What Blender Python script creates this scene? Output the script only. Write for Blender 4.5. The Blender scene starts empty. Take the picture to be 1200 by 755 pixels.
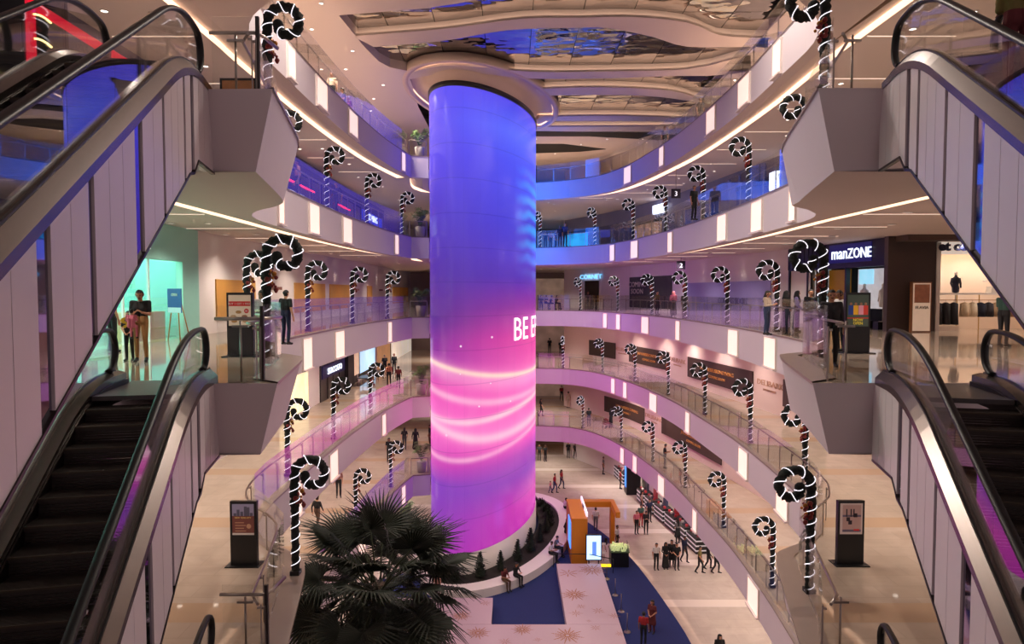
import bpy, bmesh, math, random
from mathutils import Vector, Matrix, geometry

scene = bpy.context.scene
COL = scene.collection
R = random.Random(7)

# ------------------------------------------------------------------ camera, world, exposure
F = 800.0; PITCH = math.radians(2.5); EYE = 1.63
cam_d = bpy.data.cameras.new('camera'); cam_d.lens = 24; cam_d.sensor_width = 36; cam_d.sensor_fit = 'HORIZONTAL'
cam_d.clip_start = 0.05; cam_d.clip_end = 300
cam = bpy.data.objects.new('camera', cam_d); COL.objects.link(cam)
cam.location = (0, 0, EYE); cam.rotation_euler = (math.pi / 2 - PITCH, 0, 0)
scene.camera = cam

world = bpy.data.worlds.new('mall_interior'); scene.world = world; world.use_nodes = True
bg = world.node_tree.nodes['Background']
bg.inputs[0].default_value = (0.55, 0.42, 0.42, 1); bg.inputs[1].default_value = 0.6

vs = scene.view_settings
vs.view_transform = 'Standard'; vs.look = 'None'; vs.exposure = 0.14; vs.gamma = 1.0; vs.use_curve_mapping = False
scene.cycles.use_denoising = True
scene.cycles.transparent_max_bounces = 40
scene.cycles.max_bounces = 8
scene.cycles.caustics_reflective = False; scene.cycles.caustics_refractive = False
scene.cycles.sample_clamp_indirect = 4.0

H = 5.2                       # storey height; level 3 is the camera's floor
def LZ(k): return (k - 3) * H
ZG = LZ(0)
DOWNLIGHT_W = 470.0
ATRIUM_W = 2600.0

# ------------------------------------------------------------------ picture-to-place helpers
cp, sp = math.cos(PITCH), math.sin(PITCH)
def ray(x, y):
    a = (x - 600) / F; b = (377.5 - y) / F
    return (a, cp + b * sp, -sp + b * cp)
def atz(x, y, z):
    r = ray(x, y); t = (z - EYE) / r[2]; return Vector((r[0] * t, r[1] * t, z))
def aty(x, y, Y):
    r = ray(x, y); t = Y / r[1]; return Vector((r[0] * t, Y, EYE + r[2] * t))
def atx(x, y, X):
    r = ray(x, y); t = X / r[0]; return Vector((X, r[1] * t, EYE + r[2] * t))
def px(X, Y, Z):
    Z = Z - EYE; d = Y * cp - Z * sp; u = Y * sp + Z * cp
    return (600 + F * X / d, 377.5 - F * u / d)

# ------------------------------------------------------------------ object helpers
class MB:
    """collects vertices and faces, then links them as one mesh object"""
    def __init__(s): s.v = []; s.f = []; s.m = []; s.sm = []
    def quad(s, a, b, c, d, m=0, smooth=False):
        n = len(s.v); s.v += [tuple(a), tuple(b), tuple(c), tuple(d)]; s.f.append((n, n+1, n+2, n+3)); s.m.append(m); s.sm.append(smooth)
    def poly(s, pts, m=0):
        n = len(s.v); s.v += [tuple(p) for p in pts]; s.f.append(tuple(range(n, n + len(pts)))); s.m.append(m); s.sm.append(False)
    def box(s, x0, x1, y0, y1, z0, z1, m=0):
        n = len(s.v)
        s.v += [(x0,y0,z0),(x1,y0,z0),(x1,y1,z0),(x0,y1,z0),(x0,y0,z1),(x1,y0,z1),(x1,y1,z1),(x0,y1,z1)]
        for f in ((0,3,2,1),(4,5,6,7),(0,1,5,4),(1,2,6,5),(2,3,7,6),(3,0,4,7)):
            s.f.append(tuple(n + i for i in f)); s.m.append(m); s.sm.append(False)
        return s
    def fill(s, pts2, z, m=0, up=True):
        pts = [Vector((p[0], p[1], 0)) for p in pts2]
        tris = geometry.tessellate_polygon([pts]); n = len(s.v)
        s.v += [(p[0], p[1], z) for p in pts2]
        for t in tris:
            a, b, c = (pts[i] for i in t)
            ccw = (b - a).cross(c - a).z > 0
            t = tuple(t) if ccw == up else tuple(reversed(t))
            s.f.append(tuple(n + i for i in t)); s.m.append(m); s.sm.append(False)
        return s
    def prism(s, pts2, z0, z1, m=0, mtop=None, mbot=None):
        s.fill(pts2, z1, m if mtop is None else mtop, True); s.fill(pts2, z0, m if mbot is None else mbot, False)
        area = sum(pts2[i][0]*pts2[(i+1)%len(pts2)][1]-pts2[(i+1)%len(pts2)][0]*pts2[i][1] for i in range(len(pts2)))
        q = pts2 if area > 0 else list(reversed(pts2))
        for i in range(len(q)):
            a, b = q[i], q[(i+1) % len(q)]
            s.quad((a[0],a[1],z0),(b[0],b[1],z0),(b[0],b[1],z1),(a[0],a[1],z1), m)
        return s
    def tube(s, path, rad, n=8, m=0, cap=True, jitter=0, rnd=None, up=Vector((0,0,1)), flat=None):
        """sweep a circle (or an ellipse given by flat=(rn, rb)) along 3D points; rad number or list"""
        pts = [Vector(p) for p in path]; base = len(s.v); k = len(pts); prevn = None
        for i, p in enumerate(pts):
            t = (pts[min(i+1, k-1)] - pts[max(i-1, 0)]).normalized()
            if prevn is None:
                a = Vector((1,0,0)) if abs(t.x) < .9 else Vector((0,1,0))
                nn = (a - t * a.dot(t)).normalized()
            else:
                nn = (prevn - t * prevn.dot(t)).normalized()
            prevn = nn; bb = t.cross(nn)
            r = rad[i] if isinstance(rad, (list, tuple)) else rad
            for j in range(n):
                an = 2 * math.pi * j / n
                rr = r * (1 + (rnd.uniform(-jitter, jitter) if jitter else 0))
                c_, s_ = math.cos(an) * rr, math.sin(an) * rr
                if flat: c_, s_ = math.cos(an) * flat[0], math.sin(an) * flat[1]
                s.v.append(tuple(p + nn * c_ + bb * s_))
        for i in range(k - 1):
            for j in range(n):
                a = base + i*n + j; b = base + i*n + (j+1) % n
                s.f.append((a, b, b + n, a + n)); s.m.append(m); s.sm.append(True)
        if cap:
            s.f.append(tuple(base + j for j in reversed(range(n)))); s.m.append(m); s.sm.append(False)
            s.f.append(tuple(base + (k-1)*n + j for j in range(n))); s.m.append(m); s.sm.append(False)
        return s
    def sweep(s, path, sec, m=0, closed=True, smooth=False):
        """path: list of (y,z); sec: list of (x,dz) swept with dz vertical -> local x,y,z"""
        n = len(sec); base = len(s.v)
        for (y, z) in path:
            for (x, dz) in sec: s.v.append((x, y, z + dz))
        for i in range(len(path) - 1):
            for j in range(n if closed else n - 1):
                a = base + i*n + j; b = base + i*n + (j+1) % n
                s.f.append((a, a + n, b + n, b)); s.m.append(m); s.sm.append(smooth)
        if closed:
            s.f.append(tuple(base + j for j in range(n))); s.m.append(m); s.sm.append(False)
            s.f.append(tuple(base + (len(path)-1)*n + j for j in reversed(range(n)))); s.m.append(m); s.sm.append(False)
        return s
    def ball(s, c, r, n=8, m=0, sz=1.0):
        base = len(s.v); rings = max(4, n // 2 + 1)
        for i in range(rings + 1):
            ph = math.pi * i / rings
            for j in range(n):
                an = 2 * math.pi * j / n
                s.v.append((c[0] + r*math.sin(ph)*math.cos(an), c[1] + r*math.sin(ph)*math.sin(an), c[2] + r*sz*math.cos(ph)))
        for i in range(rings):
            for j in range(n):
                a = base + i*n + j; b = base + i*n + (j+1) % n
                s.f.append((a, a + n, b + n, b)); s.m.append(m); s.sm.append(True)
        return s
    def lathe(s, prof, n=16, c=(0,0,0), m=0):
        base = len(s.v)
        for (r, z) in prof:
            for j in range(n):
                an = 2 * math.pi * j / n
                s.v.append((c[0] + r*math.cos(an), c[1] + r*math.sin(an), c[2] + z))
        for i in range(len(prof) - 1):
            for j in range(n):
                a = base + i*n + j; b = base + i*n + (j+1) % n
                s.f.append((a, b, b + n, a + n)); s.m.append(m); s.sm.append(True)
        return s
    def mesh(s, name, mats):
        me = bpy.data.meshes.new(name); me.from_pydata(s.v, [], s.f)
        for mm in (mats if isinstance(mats, (list, tuple)) else [mats]): me.materials.append(mm)
        me.polygons.foreach_set('material_index', s.m); me.polygons.foreach_set('use_smooth', s.sm)
        me.update(); return me
    def build(s, name, mats, parent=None):
        return put(name, s.mesh(name, mats), parent)
def put(name, data, parent=None, loc=None, rot=None, scale=None):
    o = bpy.data.objects.new(name, data); COL.objects.link(o)
    if parent: o.parent = parent
    if loc is not None: o.location = loc
    if rot is not None: o.rotation_euler = rot
    if scale is not None: o.scale = scale
    return o
def empty(name, loc=(0,0,0), rz=0.0):
    o = put(name, None, None, loc, (0, 0, rz)); o.empty_display_size = .2; return o
def tag(o, label, cat, group=None):
    o['label'] = label; o['category'] = cat
    if group: o['group'] = group
    return o
def struct(o):
    o['kind'] = 'structure'; return o
CHILD = {}
def copy_tree(o, parent=None, loc=None, rz=None):
    c = o.copy(); COL.objects.link(c)
    if parent: c.parent = parent
    if loc is not None: c.location = loc
    if rz is not None: c.rotation_euler = (0, 0, rz)
    for ch in CHILD.get(o, None) or list(o.children): copy_tree(ch, c)
    return c

# ------------------------------------------------------------------ materials
def lin(c):
    out = []
    for v in c[:3]:
        v = v / 255.0; out.append(v / 12.92 if v <= .04045 else ((v + .055) / 1.055) ** 2.4)
    return tuple(out) + (1.0,)
MATS = {}
def mat(name, rgb, rough=.5, metal=0., emit=0., vary=.06, scale=6., bump=0., spec=.5, emit_rgb=None):
    if name in MATS: return MATS[name]
    m = bpy.data.materials.new(name); m.use_nodes = True; nt = m.node_tree; N = nt.nodes; b = N['Principled BSDF']
    c = lin(rgb)
    tc = N.new('ShaderNodeTexCoord'); no = N.new('ShaderNodeTexNoise'); no.inputs['Scale'].default_value = scale; no.inputs['Detail'].default_value = 3
    nt.links.new(tc.outputs['Object'], no.inputs['Vector'])
    mx = N.new('ShaderNodeMix'); mx.data_type = 'RGBA'
    mx.inputs[6].default_value = tuple(v * (1 - vary) for v in c[:3]) + (1,); mx.inputs[7].default_value = tuple(min(1, v * (1 + vary)) for v in c[:3]) + (1,)
    nt.links.new(no.outputs[0], mx.inputs[0]); nt.links.new(mx.outputs[2], b.inputs['Base Color'])
    b.inputs['Roughness'].default_value = rough; b.inputs['Metallic'].default_value = metal
    b.inputs['Specular IOR Level'].default_value = spec
    if emit:
        if emit_rgb: b.inputs['Emission Color'].default_value = lin(emit_rgb)
        else: nt.links.new(mx.outputs[2], b.inputs['Emission Color'])
        b.inputs['Emission Strength'].default_value = emit
    if bump:
        bp = N.new('ShaderNodeBump'); bp.inputs['Strength'].default_value = bump; bp.inputs['Distance'].default_value = .05
        nt.links.new(no.outputs[0], bp.inputs['Height']); nt.links.new(bp.outputs[0], b.inputs['Normal'])
    MATS[name] = m; return m
def glass_mat(name, tint, refl=.06):
    m = bpy.data.materials.new(name); m.use_nodes = True; nt = m.node_tree; N = nt.nodes
    N.remove(N['Principled BSDF']); out = N['Material Output']
    tr = N.new('ShaderNodeBsdfTransparent'); tr.inputs[0].default_value = tuple(tint) + (1,)
    gl = N.new('ShaderNodeBsdfGlossy'); gl.inputs['Roughness'].default_value = 0.0; gl.inputs[0].default_value = (1, 1, 1, 1)
    fr = N.new('ShaderNodeFresnel'); fr.inputs[0].default_value = 1.42
    ad = N.new('ShaderNodeMath'); ad.operation = 'MULTIPLY_ADD'; ad.inputs[1].default_value = .42; ad.inputs[2].default_value = refl * .3
    mx = N.new('ShaderNodeMixShader')
    nt.links.new(fr.outputs[0], ad.inputs[0]); nt.links.new(ad.outputs[0], mx.inputs[0])
    nt.links.new(tr.outputs[0], mx.inputs[1]); nt.links.new(gl.outputs[0], mx.inputs[2]); nt.links.new(mx.outputs[0], out.inputs[0])
    MATS[name] = m; return m

M_glass = glass_mat('railing_glass', (.975, .985, .98), .03)
M_fascia = mat('fascia_paint', (214, 202, 206), .55, vary=.02, scale=.6)
M_ceil = mat('ceiling_paint', (224, 210, 204), .7, vary=.02, scale=.5)
M_soffit = mat('soffit_paint', (218, 202, 194), .7, vary=.02, scale=.5)
M_cove = mat('cove_light', (255, 212, 178), .5, emit=1.7, vary=.03, scale=1.5)
M_panel = mat('fascia_lamp', (255, 220, 204), .4, emit=.8, vary=.04, scale=3)
M_panel_rim = mat('lamp_rim', (235, 220, 215), .4, vary=.02)
M_white = mat('white_paint', (226, 218, 214), .5, vary=.02)
M_wallw = mat('wall_white', (222, 212, 206), .6, vary=.02, scale=.7)
M_black = mat('black_satin', (18, 17, 19), .35, vary=.1)
M_rubber = mat('handrail_rubber', (12, 12, 13), .42, vary=.1)
M_steel = mat('brushed_steel', (168, 158, 150), .28, 1., vary=.08, scale=30)
M_deck = mat('deck_steel', (128, 120, 116), .27, 1., vary=.06, scale=18)
M_dsteel = mat('dark_steel', (70, 66, 64), .35, 1., vary=.1, scale=20)
M_clad = mat('cladding_enamel', (222, 210, 216), .32, vary=.02, scale=1.0)
M_mirror = mat('mirror_strip', (150, 145, 165), .03, 1., vary=.02)
M_step = mat('step_metal', (58, 50, 46), .5, .4, vary=.15, scale=30)
M_gold = mat('gold_print', (160, 100, 50), .6, vary=.15)
M_navy = mat('navy_carpet', (18, 34, 92), .9, vary=.15, scale=9)
M_dark = mat('void_black_paint', (10, 9, 10), .8, vary=.2)
M_brown = mat('brown_panel', (60, 40, 36), .5, vary=.08, scale=2)
M_lamp = mat('lamp_white', (255, 240, 225), .5, emit=6.0, vary=.01)
# ------------------------------------------------------------------ atrium edge per level
def catmull(P, step=.6):
    P = [Vector((p[0], p[1])) for p in P]; out = []
    for i in range(len(P) - 1):
        p0 = P[i-1] if i else P[0] * 2 - P[1]; p1 = P[i]; p2 = P[i+1]; p3 = P[i+2] if i + 2 < len(P) else P[-1] * 2 - P[-2]
        n = max(2, int((p2 - p1).length / step))
        for k in range(n):
            t = k / n
            out.append(.5 * ((2*p1) + (p2 - p0)*t + (2*p0 - 5*p1 + 4*p2 - p3)*t*t + (3*p1 - p0 - 3*p2 + p3)*t**3))
    out.append(P[-1]); return out
def resample(P, step):
    P = [Vector(p[:2]) for p in P]; L = [0]
    for a, b in zip(P, P[1:]): L.append(L[-1] + (b - a).length)
    n = max(1, round(L[-1] / step)); out = []; j = 0
    for i in range(n + 1):
        d = L[-1] * i / n
        while j < len(L) - 2 and L[j+1] < d: j += 1
        u = (d - L[j]) / max(1e-9, L[j+1] - L[j]); out.append(P[j].lerp(P[j+1], min(1, max(0, u))))
    return out
def offset(P, d):
    """offset an open polyline to its left; d number or function(point)"""
    out = []; n = len(P)
    for i, p in enumerate(P):
        t1 = (P[i] - P[i-1]).normalized() if i else None
        t2 = (P[i+1] - P[i]).normalized() if i < n - 1 else None
        if t1 is None: t1 = t2
        if t2 is None: t2 = t1
        n1 = Vector((-t1.y, t1.x)); n2 = Vector((-t2.y, t2.x)); m = (n1 + n2)
        m = m / max(.35, m.dot(m) / 2) if m.length > 1e-6 else n1
        dd = d(p) if callable(d) else d
        out.append(p + m * dd)
    return out
L_RING = [(-4.2,12.15),(-5.05,16.3),(-5.45,17.2),(-6.1,17.9),(-6.9,18.6),(-7.5,19.8),(-7.75,21.5),(-7.8,24),(-7.8,29),(-7.65,34),(-7.3,39),(-6.9,42),(-6.5,44.3)]
R_PLAT = [(9.6,22.2),(9.3,20.6),(8.7,19.2),(7.9,18.3),(7.1,17.7),(6.65,16.8),(5.4,12.2)]
R_LOW = [(2.3,61),(5.1,60.3),(7.2,57.5),(8.8,52),(9.6,47),(10.1,42),(10.25,36.5),(10.3,31.5),(10.1,27.5),(9.9,25)] + R_PLAT
R_UP = [(1.9,55.2),(4.5,53.8),(6.7,51.5),(8.0,47.5),(8.7,43),(9.2,38.5),(9.4,33),(9.4,28.3),(9.25,25),(9.1,22.2),(8.95,20.6),(8.5,19.2),(7.8,18.3),(7.05,17.7),(6.6,16.8),(5.35,12.1)]
def edges(k):
    Rr = R_UP if k >= 4 else R_LOW; f = Rr[0]
    left = catmull(L_RING); gap = [Vector((-6.5,44.3)), Vector((-5.4,44.6))]
    back = catmull([(-5.4,44.6),(-5.9,50),(-4.6,f[1]-3.5),(-1.5,f[1]-.6), f])
    right = catmull(Rr)
    return left, gap, back, right
def full_edge(k):
    l, g, b, r = edges(k)
    return [Vector((-12.2,12.3))] + l + g[1:] + b[1:] + r[1:] + [Vector((17.5,12.3))]
OUT_L, OUT_R, FAR = -30.0, 34.0, 82.0
def plat(p): return 1.0 if p[1] < 16.9 else max(0, 1 - (p[1] - 16.9) / 1.8)
FH = 1.38; CEIL_D = 1.25
ordn = {1: 'first', 2: 'second', 3: 'third', 4: 'fourth', 5: 'fifth'}
def clean_poly(P):
    return [P[0]] + [q for p, q in zip(P, P[1:]) if (q - p).length > 1e-4]

# marble floor with big tiles, bands and gloss
def floor_mat(name, c1, c2, band, tile, rough=.12):
    m = bpy.data.materials.new(name); m.use_nodes = True; nt = m.node_tree; N = nt.nodes; b = N['Principled BSDF']
    tc = N.new('ShaderNodeTexCoord'); br = N.new('ShaderNodeTexBrick')
    br.offset = .5; br.inputs['Scale'].default_value = 1; br.inputs['Brick Width'].default_value = tile; br.inputs['Row Height'].default_value = tile * .5
    br.inputs['Mortar Size'].default_value = .012; br.inputs['Color1'].default_value = lin(c1); br.inputs['Color2'].default_value = lin(c2)
    br.inputs['Mortar'].default_value = tuple(v * .86 for v in lin(c1)[:3]) + (1,)
    no = N.new('ShaderNodeTexNoise'); no.inputs['Scale'].default_value = .9; no.inputs['Detail'].default_value = 5; no.inputs['Distortion'].default_value = 1.2
    wv = N.new('ShaderNodeTexWave'); wv.bands_direction = 'Y'; wv.inputs['Scale'].default_value = .055; wv.inputs['Distortion'].default_value = 0
    rp = N.new('ShaderNodeValToRGB'); rp.color_ramp.elements[0].position = .94; rp.color_ramp.elements[1].position = .945
    for x in (br, no, wv): nt.links.new(tc.outputs['Object'], x.inputs['Vector'])
    mx = N.new('ShaderNodeMix'); mx.data_type = 'RGBA'; mx.blend_type = 'MULTIPLY'; mx.inputs[0].default_value = .35
    nt.links.new(br.outputs[0], mx.inputs[6]); nt.links.new(no.outputs[0], mx.inputs[7])
    m2 = N.new('ShaderNodeMix'); m2.data_type = 'RGBA'; m2.inputs[7].default_value = lin(band)
    nt.links.new(wv.outputs[0], rp.inputs[0]); nt.links.new(rp.outputs[0], m2.inputs[0]); nt.links.new(mx.outputs[2], m2.inputs[6])
    nt.links.new(m2.outputs[2], b.inputs['Base Color']); b.inputs['Roughness'].default_value = rough
    MATS[name] = m; return m
M_floor = floor_mat('corridor_marble', (196, 176, 158), (190, 170, 152), (176, 148, 122), 1.2, .05)
M_ground = floor_mat('ground_marble', (206, 188, 176), (200, 182, 170), (214, 198, 188), 1.6, .05)
M_edge = mat('stone_ledge', (140, 122, 112), .3, vary=.08, scale=3)

SLABS = {}; CEILS = {}
for k in range(1, 6):
    z = LZ(k); E = clean_poly(full_edge(k))
    mb = MB()
    outer = [Vector((OUT_R, 12.3)), Vector((OUT_R, FAR)), Vector((OUT_L, FAR)), Vector((OUT_L, 12.3))]
    mb.fill([tuple(p) for p in E + outer], z, 1, True)
    Eb = offset(E, lambda p: .38 * plat(p)); CH = 1.04
    def inner(d):
        Q = [p for p in offset(E, d) if p.y > 21.2 and (p.y < 75)]
        return [Vector((Q[0].x, 12.3))] + Q + [Vector((Q[-1].x, 12.3))]
    Es = inner(1.25); Em = inner(.42)
    n = len(E)
    for i in range(n - 1):
        a, b = E[i], E[i+1]; c, d = Eb[i], Eb[i+1]
        mb.quad((a.x,a.y,z), (c.x,c.y,z-FH), (d.x,d.y,z-FH), (b.x,b.y,z), 0, False)          # fascia
    mb.fill([tuple(p) for p in Eb + Em[::-1]], z - FH, 2, False)                              # flat soffit behind the fascia
    for c, d, e, f in zip(Em, Em[1:], Es, Es[1:]): mb.quad((c.x,c.y,z-FH), (e.x,e.y,z-CH), (f.x,f.y,z-CH), (d.x,d.y,z-FH), 2)
    slab = struct(mb.build('balcony_slab', [M_fascia, M_floor, M_soffit])); SLABS[k] = slab
    slab['label'] = f'{ordn[k]} balcony floor slab with pale fascia around the atrium'
    # thin stone nosing along the slab edge
    nz = MB(); En = offset(E, lambda p: .16 + .36 * plat(p)); Eo = offset(E, -.02)
    for i in range(1, n - 2):
        a, b, c, d = Eo[i], Eo[i+1], En[i+1], En[i]
        nz.quad((a.x,a.y,z+.03),(b.x,b.y,z+.03),(c.x,c.y,z+.03),(d.x,d.y,z+.03))
        nz.quad((a.x,a.y,z-.03),(b.x,b.y,z-.03),(b.x,b.y,z+.03),(a.x,a.y,z+.03))
    nz.build('edge_nosing', M_edge, slab)
    # ceiling of the storey below, with a lit cove between soffit and ceiling
    cb = MB(); zc = z - CEIL_D
    cb.fill([tuple(p) for p in Es + outer], zc, 0, False)
    ceil = struct(cb.build('ceiling', M_ceil)); CEILS[k] = ceil
    cv = MB()
    for e, f in zip(Es, Es[1:]):
        cv.quad((e.x,e.y,z-CH), (e.x,e.y,zc), (f.x,f.y,zc), (f.x,f.y,z-CH))
    cv.build('cove_light', M_cove, ceil)

# lit panels set in the fascias, found on the edge at the pictured bearing
FP = {('R',5): [(912,9),(873,13),(834,10),(776,5),(736,8)], ('R',4): [(930,7),(888,12),(847,10),(786,5),(744,8),(718,5)],
      ('R',3): [(709.6,4),(725,4.5),(756.6,8),(795,4.5),(860,11),(903.5,13)], ('R',2): [(719,4),(733,4),(766,8),(806.5,4.5),(872,10),(918,13)],
      ('R',1): [(729.7,4),(744.7,4.5),(775.6,7),(815,4.5),(883.7,12)],
      ('L',5): [(340,8),(376,12),(413,10),(472,4)], ('L',4): [(328,6),(367,11),(406,10),(464,4)], ('L',3): [(359,10),(397,10),(456,4)],
      ('L',2): [(347,10),(390,9),(449,4)], ('L',1): [(423,8),(472,4)]}
def on_edge(P, x, z):
    for a, b in zip(P, P[1:]):
        xa, xb = px(a.x, a.y, z)[0], px(b.x, b.y, z)[0]
        if (xa - x) * (xb - x) <= 0 and abs(xa - xb) > 1e-9:
            return a.lerp(b, (x - xa) / (xb - xa)), (b - a).normalized()
    return None
for (side, k), lst in FP.items():
    l, g, b, r = edges(k); z = LZ(k)
    P = [p for p in (l if side == 'L' else r) if p.y > 20]
    for (x, w) in lst:
        h1, h2 = on_edge(P, x - w/2, z - .7), on_edge(P, x + w/2, z - .7)
        if not h1 or not h2: continue
        A, B = h1[0], h2[0]; t = (B - A).normalized(); C = (A + B) / 2; wd = min(1.7, (B - A).length)
        nrm = Vector((t.y, -t.x))
        if nrm.dot(Vector((.8, 45)) - C) < 0 : nrm = -nrm
        if side == 'L' and nrm.x < 0 or side == 'R' and nrm.x > 0 : nrm = -nrm
        ang = math.atan2(t.y, t.x)
        pm = MB(); pm.box(-wd/2, wd/2, -.03, .03, -.56, .56, 0)
        for (x0, x1, z0, z1) in ((-wd/2-.04, -wd/2, -.6, .6), (wd/2, wd/2+.04, -.6, .6), (-wd/2, wd/2, .56, .6)): pm.box(x0, x1, -.05, .05, z0, z1, 1)
        pm.box(-wd/2-.05, wd/2+.05, -.13, .13, -.64, -.57, 1)
        o = pm.build('light_panel', [M_panel, M_panel_rim], SLABS[k]); o.location = (C.x + nrm.x*.02, C.y + nrm.y*.02, z - .70); o.rotation_euler = (0, 0, ang)

# ground floor
g = MB(); g.quad((-40,-12,ZG),(40,-12,ZG),(40,90,ZG),(-40,90,ZG)); struct(g.build('floor', M_ground))
# near decks behind the camera where the stacked escalators begin
for k in (1, 2, 3, 4, 5):
    z = LZ(k); m_ = MB(); m_.box(-14, 15, -9, .75, z - FH, z, 0)
    o = struct(m_.build('near_deck', M_fascia)); o['label'] = f'{ordn[k]} level deck where the stacked escalators start'

# walls
WR = [(17.2,24),(15.9,29),(15.1,34.6),(14.4,41),(13.5,47),(12.4,54),(10.6,61),(8.6,66),(5.5,72)]
def wall_strip(name, pts, z0, z1, m, th=.25, out=1):
    mb = MB(); P = [Vector(p) for p in pts]; Q = offset(P, th * out)
    for i in range(len(P) - 1):
        a, b, c, d = P[i], P[i+1], Q[i+1], Q[i]
        for q in (((a,z0),(b,z0),(b,z1),(a,z1)), ((c,z0),(d,z0),(d,z1),(c,z1)), ((a,z1),(b,z1),(c,z1),(d,z1))):
            mb.quad(*[(p.x, p.y, zz) for p, zz in q])
    return struct(mb.build(name, m))
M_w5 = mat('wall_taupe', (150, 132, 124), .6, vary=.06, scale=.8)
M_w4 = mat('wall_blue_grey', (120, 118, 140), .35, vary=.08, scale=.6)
M_lav = mat('lavender_board', (150, 140, 190), .5, vary=.04, scale=.8)
M_pinkw = mat('pinkish_board', (222, 196, 190), .5, vary=.02, scale=.7)
for k in range(0, 6):
    z = LZ(k); top = z + H - CEIL_D if k < 5 else 14.3
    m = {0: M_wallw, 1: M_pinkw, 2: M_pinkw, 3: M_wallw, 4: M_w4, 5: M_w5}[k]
    w_ = WR if k != 3 else WR[2:]
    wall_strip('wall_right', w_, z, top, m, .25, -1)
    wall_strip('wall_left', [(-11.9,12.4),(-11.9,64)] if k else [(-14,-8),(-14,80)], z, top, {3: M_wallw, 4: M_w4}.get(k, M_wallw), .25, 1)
    wall_strip('wall_back', [(-30,81.5),(34,81.5)], z, top, M_w5, .3, 1)
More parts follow.
